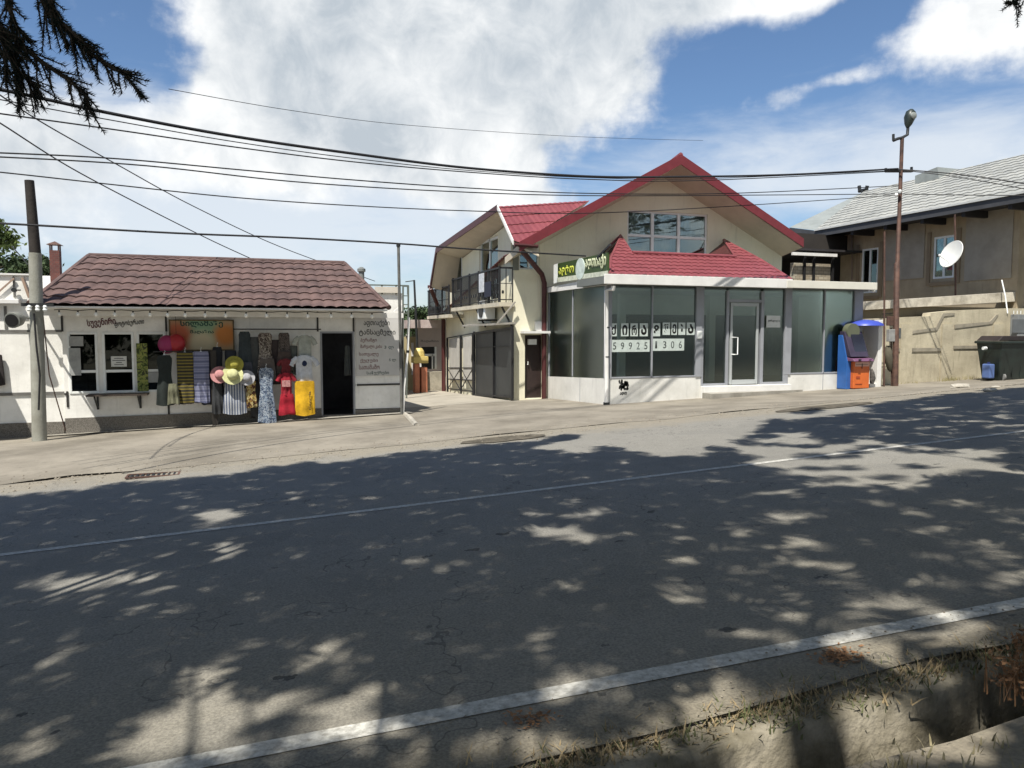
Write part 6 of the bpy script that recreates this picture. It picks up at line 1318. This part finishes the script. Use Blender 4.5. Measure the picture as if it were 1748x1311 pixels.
while u < 25:
    n = -3.0
    while n < 12.15:
        T = Vector((u+rs.uniform(-.12, .12), n+rs.uniform(-.12, .12), 0)); T.z = G(T.x, T.y); n += st
        edge = 11.15+.55*noise.noise(Vector((T.x*.9, 2, 2)))+.035*T.x+.35*noise.noise(Vector((T.x*4, 7, 2)))
        if T.x < -4: edge -= .25
        if T.y > edge: continue
        if rs.random() > keep(T, rs): continue
        for att in range(5):
            s_ = rs.uniform(6.0+att*.8, 12.5); p_ = T-SUND*s_
            if not inframe(p_): break
        else: continue
        ti = min(range(len(trunks)), key=lambda i: abs(trunks[i][0]+2-p_.x)+rs.random()*1.5)
        c_ = crowns[ti]; pts_by[ti].append(p_)
        ang = rs.random()*6.28; fx = Vector((math.cos(ang), math.sin(ang), -.15-.3*rs.random())).normalized(); sx = fx.cross(Vector((0, 0, 1))).normalized(); cnt += 1
        vs = []; fs = []
        for k in range(5):
            o_ = p_+fx*(k*.085-.2); w = .04+.012*rs.random(); ln_ = .24*(1-.12*k)*rs.uniform(.7, 1.2)
            for sg_ in (-1, 1):
                e_ = o_+sx*sg_*ln_+fx*.08+Vector((0, 0, -.05*rs.random())); b0 = len(vs); vs += [o_-fx*w, o_+fx*w, e_+fx*w*.5, e_-fx*w*.5]; fs.append((b0, b0+1, b0+2, b0+3))
        c_.add(vs, fs)
    u += st
print('sprays', cnt)
TREES = []
for i, ((tx, ty), lab) in enumerate(zip(trunks, tlab)):
    gz0 = G(tx, ty); tr_ = thing('cedar_tree', (tx, ty, gz0), lab, 'tree', 'cedar trees along the near roadside'); TREES.append(tr_)
    mb = MB(); mb.tube([(tx, ty, gz0-.2), (tx+.05, ty+.03, gz0+1), (tx+.1, ty+.1, gz0+6), (tx, ty+.2, gz0+12.5), (tx, ty+.2, gz0+15)], [.36, .27, .2, .09, .02], 12)
    build('trunk', mb, bark, tr_, smooth=True)
    lm_ = MB(); pp = pts_by[i]; rs.shuffle(pp); ok = 0
    for p_ in pp[:90]:
        a = Vector((tx+.08, ty+.12, gz0+clampf(p_.z-gz0-.8, 5, 12))); md = a.lerp(p_, .5)+Vector((0, 0, .25))
        if inframe(a) or inframe(md, 80): continue
        lm_.tube([a, md, p_], [.035, .018, .005], 5); ok += 1
        if ok > 13: break
    build('limbs', lm_, bark, tr_)
    build('crown', crowns[i], leafm, tr_, fix=False)
# drooping boughs that hang into view
def bough(chain, n, nm, par, dens=1.0):
    tw = MB(); ndl = MB(); r_ = random.Random(int(chain[0][0]*7+chain[0][1]))
    pts = [P(x, y, n=n) for x, y in chain]; out = []
    for a, b in zip(pts, pts[1:]):
        for k in range(6): out.append(a.lerp(b, k/6))
    out.append(pts[-1]); N_ = len(out); tw.tube(out, [.022*(1-.85*i/N_)+.003 for i in range(N_)], 6)
    def needles(path, L_, cntper):
        for a, b in zip(path, path[1:]):
            m = max(1, int((b-a).length*cntper))
            for k in range(m):
                o_ = a.lerp(b, r_.random()); dr_ = (b-a).normalized(); rd = Vector((r_.gauss(0, 1), r_.gauss(0, 1), r_.gauss(0, 1))); rd = (rd-dr_*rd.dot(dr_)).normalized(); d_ = (rd+dr_*.7).normalized()*L_*r_.uniform(.6, 1.2); s_ = d_.cross(Vector((r_.random(), r_.random(), r_.random()))).normalized()*.0028
                ndl.add([o_-s_, o_+s_, o_+d_], [(0, 1, 2)])
    needles(out, .045, 330*dens)
    for i in range(2, N_-1):
        for rep in range(2):
            if r_.random() < .8:
                f_ = 1-i/N_; L_ = r_.uniform(.06, .24)*(.5+f_); dv_ = (out[i]-out[i-1]).normalized(); side = Vector((r_.uniform(-.6, .6), r_.uniform(-.6, .6), 0))
                if r_.random() < .6: dd_ = (dv_*.7+side*.6+Vector((0, 0, .25*r_.random()))).normalized(); path = [out[i], out[i]+dd_*L_*.5, out[i]+dd_*L_]
                else: path = [out[i], out[i]+Vector((.02, 0, -L_*.5))+side*.05, out[i]+Vector((.05, 0, -L_*1.1))+side*.08]
                tw.tube(path, [.006, .005, .003], 4); needles(path, .038, 330*dens)
    b_ = build('bough', tw, bark, par); build('needles', ndl, mat('dark_cedar_needles', (.018, .028, .022), .8, .3, 8, spec=.15), b_, fix=False)
T1 = TREES[1]
root = P(40, -160, n=5.5); a0 = Vector((-7.4, -.9, root.z-.2))
bough([(45, -120), (62, -30), (85, 25), (120, 55), (155, 92), (190, 115), (215, 128), (243, 168)], 5.6, 'bough', T1, 1.2)
bough([(95, -100), (80, -20), (95, 30), (130, 62), (160, 88)], 5.5, 'bough', T1, 1.2)
bough([(-90, -60), (-30, 20), (10, 55), (45, 85), (80, 112), (115, 135), (145, 160), (156, 196)], 5.8, 'bough', T1, 1.1)
bough([(-60, -120), (10, -40), (18, 20), (30, 50), (42, 60)], 5.7, 'bough', T1, 1.1)
bough([(-60, 30), (-10, 52), (8, 70), (10, 110), (11, 150)], 5.7, 'bough', T1)
bough([(-30, 40), (12, 62), (26, 95), (28, 140), (33, 193)], 5.9, 'bough', T1)
bough([(24, 120), (40, 128), (55, 142), (65, 156)], 5.9, 'bough', T1, .8)
lm_ = MB()
for tx_ in ((45, -120, 5.6), (95, -100, 5.5), (-90, -60, 5.8), (-60, -120, 5.7)):
    e_ = P(tx_[0], tx_[1], n=tx_[2]); s_ = Vector((-7.4, -.9, e_.z+.4)); lm_.tube([s_, s_.lerp(e_, .5)+Vector((0, 0, .3)), e_], [.08, .05, .022], 6)
build('limbs', lm_, bark, T1)
bough([(1800, -60), (1760, -20), (1735, 2), (1725, 6)], 5.6, 'bough', TREES[3], 1.0)

# broadleaf trees beyond the buildings
bl_m = mat('bright_leaves', (.11, .15, .04), .7, .45, 2.2, spec=.25, col2=(.04, .065, .02)); dk_m = mat('deep_leaves', (.05, .075, .03), .7, .4, 2, spec=.2, col2=(.02, .035, .015))
def leaf_crown(mb, c, r, n, size, rs):
    c = Vector(c); r = Vector(r); clumps = []
    for k in range(max(10, n//60)):
        v_ = Vector((rs.gauss(0, 1), rs.gauss(0, 1), rs.gauss(0, 1))).normalized()*rs.uniform(.35, .95); clumps.append(c+Vector((v_.x*r.x, v_.y*r.y, v_.z*r.z)))
    for k in range(n):
        p_ = rs.choice(clumps)+Vector((rs.gauss(0, 1)*r.x, rs.gauss(0, 1)*r.y, rs.gauss(0, 1)*r.z))*.16; a = Vector((rs.gauss(0, 1), rs.gauss(0, 1), rs.gauss(0, 1))).normalized()*size; b = a.cross(Vector((rs.random()-.5, rs.random()-.5, rs.random()-.5))).normalized()*size*.55
        mb.add([p_-a, p_-b*.8, p_+a, p_+b*.8], [(0, 1, 2, 3)])
def btree(px, py, n, rx, rz, m, label, cnt=1500, size=.09, seed=1):
    rs_ = random.Random(seed); c = P(px, py, n=n); g = G(c.x, n); t_ = thing('broadleaf_tree', (c.x, n, g), label, 'tree', 'trees behind the buildings')
    mb = MB(); mb.tube([(c.x, n, g), (c.x+.1, n, (g+c.z)/2), (c.x, n, c.z)], [.2, .14, .06], 8)
    for k in range(7): a = rs_.random()*6.3; mb.tube([(c.x+.05, n, c.z-rz*.6), c+Vector((rx*.6*math.cos(a), rx*.6*math.sin(a), rz*rs_.uniform(-.3, .5)))], [.05, .015], 5)
    build('trunk', mb, bark, t_); cm_ = MB(); leaf_crown(cm_, c, (rx, rx, rz), cnt, size, rs_); build('crown', cm_, m, t_, fix=False)
btree(-12, 402, 24, .75, .55, bl_m, 'bright leafy tree poking in at the left picture edge', 1500, .08, 2)
btree(42, 462, 30, .9, .45, dk_m, 'low green tree behind the white parapet left of the pole', 1300, .09, 3)
btree(78, 458, 31, .6, .5, dk_m, 'small loose tree between the pole and the brick chimney', 700, .09, 4)
btree(-20, 450, 33, 1.2, .5, dk_m, 'dark tree low at the left picture edge', 1200, .1, 5)
btree(704, 548, 44, 1.3, .8, dk_m, 'dark tree over the alley stall roof, left one', 2200, .12, 6)
btree(738, 545, 46, 1.3, .9, dk_m, 'dark tree over the alley stall roof, nearer the balcony', 2200, .12, 7)
# far wood that closes the view
rs_ = random.Random(5); mb = MB()
for k in range(46): u_ = -70+k*4.2; leaf_crown(mb, (u_, 75+8*rs_.random(), 1+rs_.random()), (3.4, 2.5, 2.2+rs_.random()), 420, .42, rs_)
tag(build('far_wood', mb, dk_m, fix=False), 'far dark wood along the horizon', kind='stuff')

rs_ = random.Random(15); mb = MB()
for k in range(30): u_ = -40+k*3.2; leaf_crown(mb, (u_, -15-4*rs_.random(), 1.2+.5*rs_.random()), (3.0, 2.2, 1.6+.6*rs_.random()), 520, .3, rs_)
tag(build('roadside_wood', mb, dk_m, fix=False), 'dense green wood behind the viewer on the near side of the road', kind='stuff')
# ------------------------------------------------------------------ weeds, leaves, stones
rs = random.Random(21)
def blades(mb, u, n, z, h, k, sp, lean=.5):
    for _ in range(k):
        x = u+rs.gauss(0, sp); y = n+rs.gauss(0, sp*.7); a = rs.random()*6.28; hh = h*rs.uniform(.4, 1.2); l_ = lean*hh*rs.random(); w = .0035*rs.uniform(.7, 1.6)
        t_ = Vector((math.cos(a)*l_, math.sin(a)*l_, hh)); s_ = Vector((-math.sin(a), math.cos(a), 0))*w; b_ = Vector((x, y, z)); mid = b_+t_*.5+Vector((0, 0, hh*.12))
        mb.add([b_-s_, b_+s_, mid+s_*.7, mid-s_*.7, b_+t_], [(0, 1, 2, 3), (3, 2, 4)])
dry = mat('dry_weeds', (.30, .23, .13), .95, .5, 9, col2=(.13, .10, .055)); gw = mat('green_weeds', (.11, .12, .05), .9, .4, 7, col2=(.06, .065, .03)); orw = mat('rust_orange_weeds', (.30, .16, .075), .9, .4, 12, col2=(.14, .075, .04))
mb = MB(); mg = MB()
for k in range(1400):
    u_ = rs.uniform(-3, 7); dens = .5+.5*noise.noise(Vector((u_*2.5, 0, 3)))
    if rs.random() > dens+.35: continue
    blades(mb if rs.random() < .72 else mg, u_, 2.53+.06*rs.gauss(0, 1), G(u_, 2.5)-.035, .03+.035*rs.random()*(1.5-dens), 8, .045, 1.8)
tag(build('dry_grass', mb, dry, fix=False), 'dry brown grass on the strip between the road and the ditch', kind='stuff'); tag(build('green_grass', mg, gw, fix=False), 'sparse green grass in the strip beside the ditch', kind='stuff')
mb = MB()
for k in range(160): u_ = rs.uniform(1.5, 7); blades(mb, u_, rs.uniform(1.6, 2.02), G(u_, 1.8)-.01, .05, 8, .05, .8)
tag(build('bank_grass', mb, mat('straw_weeds', (.30, .26, .16), .95, .4, 9, col2=(.15, .13, .07)), fix=False), 'pale straw grass on the near ditch bank', kind='stuff')
c = PG(1745, 1180); mb = MB(); leaf_crown(mb, Vector((c.x+.12, c.y+.0, c.z+.08)), (.22, .16, .16), 1500, .014, rs); blades(mb, c.x+.1, c.y, c.z-.05, .22, 80, .1)
tag(build('dry_bush', MB().add([v_-Vector(c) for v_ in mb.v], mb.f), orw, fix=False, loc=c), 'rust orange dry bush at the right edge above the ditch', 'bush')
for (px, py, r_, lb) in ((1433, 1122, .1, 'small pile of orange fallen leaves on the road shoulder near the ditch'), (905, 1232, .09, 'faint scatter of dry leaves by the edge line at the bottom')):
    c = PG(px, py); mb = MB()
    for k in range(240 if r_ > .095 else 90):
        x = rs.gauss(0, r_*.6); y = rs.gauss(0, r_*.4); z = .004+abs(rs.gauss(0, .01)); a = rs.random()*6.28; l_ = .012*rs.uniform(.6, 1.4); d1 = Vector((math.cos(a), math.sin(a), rs.uniform(-.3, .5)))*l_; d2 = Vector((-math.sin(a), math.cos(a), rs.uniform(-.3, .5)))*l_*.5
        mb.add([Vector((x, y, z))-d1, Vector((x, y, z))-d2, Vector((x, y, z))+d1, Vector((x, y, z))+d2], [(0, 1, 2, 3)])
    tag(build('fallen_leaves', mb, orw, fix=False, loc=c), lb, kind='stuff')
mb = MB()
for k in range(90): u_ = q(1530, 650).x+rs.random()*7.5; blades(mb, u_, SN-.08-rs.random()*.25, G(u_, SN)-.0, .07 if u_ < 19.4 or u_ > 21 else .16, 8, .08)
tag(build('wall_weeds', mb, mat('yellow_weeds', (.26, .22, .09), .95, .4, 8, col2=(.10, .10, .04)), fix=False), 'yellowish weeds along the foot of the retaining wall', kind='stuff')
gm_ = mat('gravel', (.26, .23, .18), .95, .3, 20, col2=(.14, .12, .1)); mb = MB()
for k in range(1500):
    if k < 900: u_ = rs.uniform(-9, 18); n_ = 12.2+.03*u_+rs.gauss(0, .35); s_ = rs.uniform(.008, .025)
    else: u_ = rs.uniform(-3, 7); n_ = rs.uniform(2.4, 3.0); s_ = rs.uniform(.003, .009)
    z = G(u_, n_)+.006; c_ = Vector((u_, n_, z)); mb.add([c_+Vector((s_*rs.uniform(.6, 1.3), 0, 0)), c_+Vector((0, s_*rs.uniform(.6, 1.3), 0)), c_+Vector((-s_, 0, 0)), c_+Vector((0, -s_, 0)), c_+Vector((0, 0, s_*.8))], [(0, 1, 4), (1, 2, 4), (2, 3, 4), (3, 0, 4)])
tag(build('gravel', mb, gm_, fix=False), 'loose gravel along the road edges', kind='stuff')
st_ = mat('rubble_stone', (.42, .39, .33), .9, .2, 9, .4)
for k, (px, py, r_, lb) in enumerate(((1690, 668, .13, 'flat pale rubble stone before the dumpster'), (1640, 662, .2, 'long pale rubble slab left of the dumpster'), (1700, 662, .09, 'small white stone under the blue canister'))):
    c = PG(px, py); rr_ = random.Random(k); m2 = MB().ball((0, 0, r_*.2), (r_*1.6, r_*.7, r_*.35), 9, 6); m2.v = [v_*rr_.uniform(.88, 1.12) for v_ in m2.v]; tag(build('rubble', m2, st_, loc=c, fix=False), lb, 'stone', 'rubble at the wall foot')

# ------------------------------------------------------------------ separate pieces of one kind become parts of their own
def split_islands(o):
    bm = bmesh.new(); bm.from_mesh(o.data); seen = set(); parts = []
    for v in bm.verts:
        if v.index in seen: continue
        st = [v]; isl = set(); seen.add(v.index)
        while st:
            a = st.pop(); isl.add(a.index)
            for e in a.link_edges:
                b = e.other_vert(a)
                if b.index not in seen: seen.add(b.index); st.append(b)
        parts.append(isl)
    if len(parts) < 2: bm.free(); return
    vs = [v.co.copy() for v in bm.verts]; fs = [tuple(x.index for x in f.verts) for f in bm.faces]; bm.free()
    base = o.name.split('.')[0]; sing = {'battens': 'batten', 'eave_beams': 'eave_beam', 'posts': 'post', 'seams': 'seam', 'insulators': 'insulator', 'spikes': 'spike', 'ribs': 'rib', 'stays': 'stay'}.get(base, base)
    for isl in parts:
        ids = sorted(isl); mp_ = {a: i for i, a in enumerate(ids)}; me = bpy.data.meshes.new(sing); me.from_pydata([vs[i] for i in ids], [], [tuple(mp_[i] for i in f) for f in fs if f[0] in isl]); me.update(); me.materials.append(o.data.materials[0])
        n_ = bpy.data.objects.new(sing, me); COL.objects.link(n_); n_.parent = o.parent; n_.location = o.location
        for m_ in o.modifiers:
            if m_.type == 'BEVEL': b_ = n_.modifiers.new('bevel', 'BEVEL'); b_.width = m_.width; b_.segments = 2; b_.limit_method = 'ANGLE'
    bpy.data.objects.remove(o)
for o in list(bpy.data.objects):
    if o.type == 'MESH' and o.parent and not o.children and o.name.split('.')[0] in ('battens', 'eave_beams', 'posts', 'seams', 'sill_wall', 'side_walls', 'spikes', 'ribs', 'stays', 'partition', 'column', 'gutter', 'balcony_bracket', 'ledge', 'pier', 'surround'): split_islands(o)
    elif o.type == 'MESH' and o.parent and o.parent.name == 'glass_shop' and o.name.startswith('frame'): split_islands(o)
    elif o.type == 'MESH' and o.parent and o.parent.name == 'brown_house' and o.name.startswith('panel'): split_islands(o)
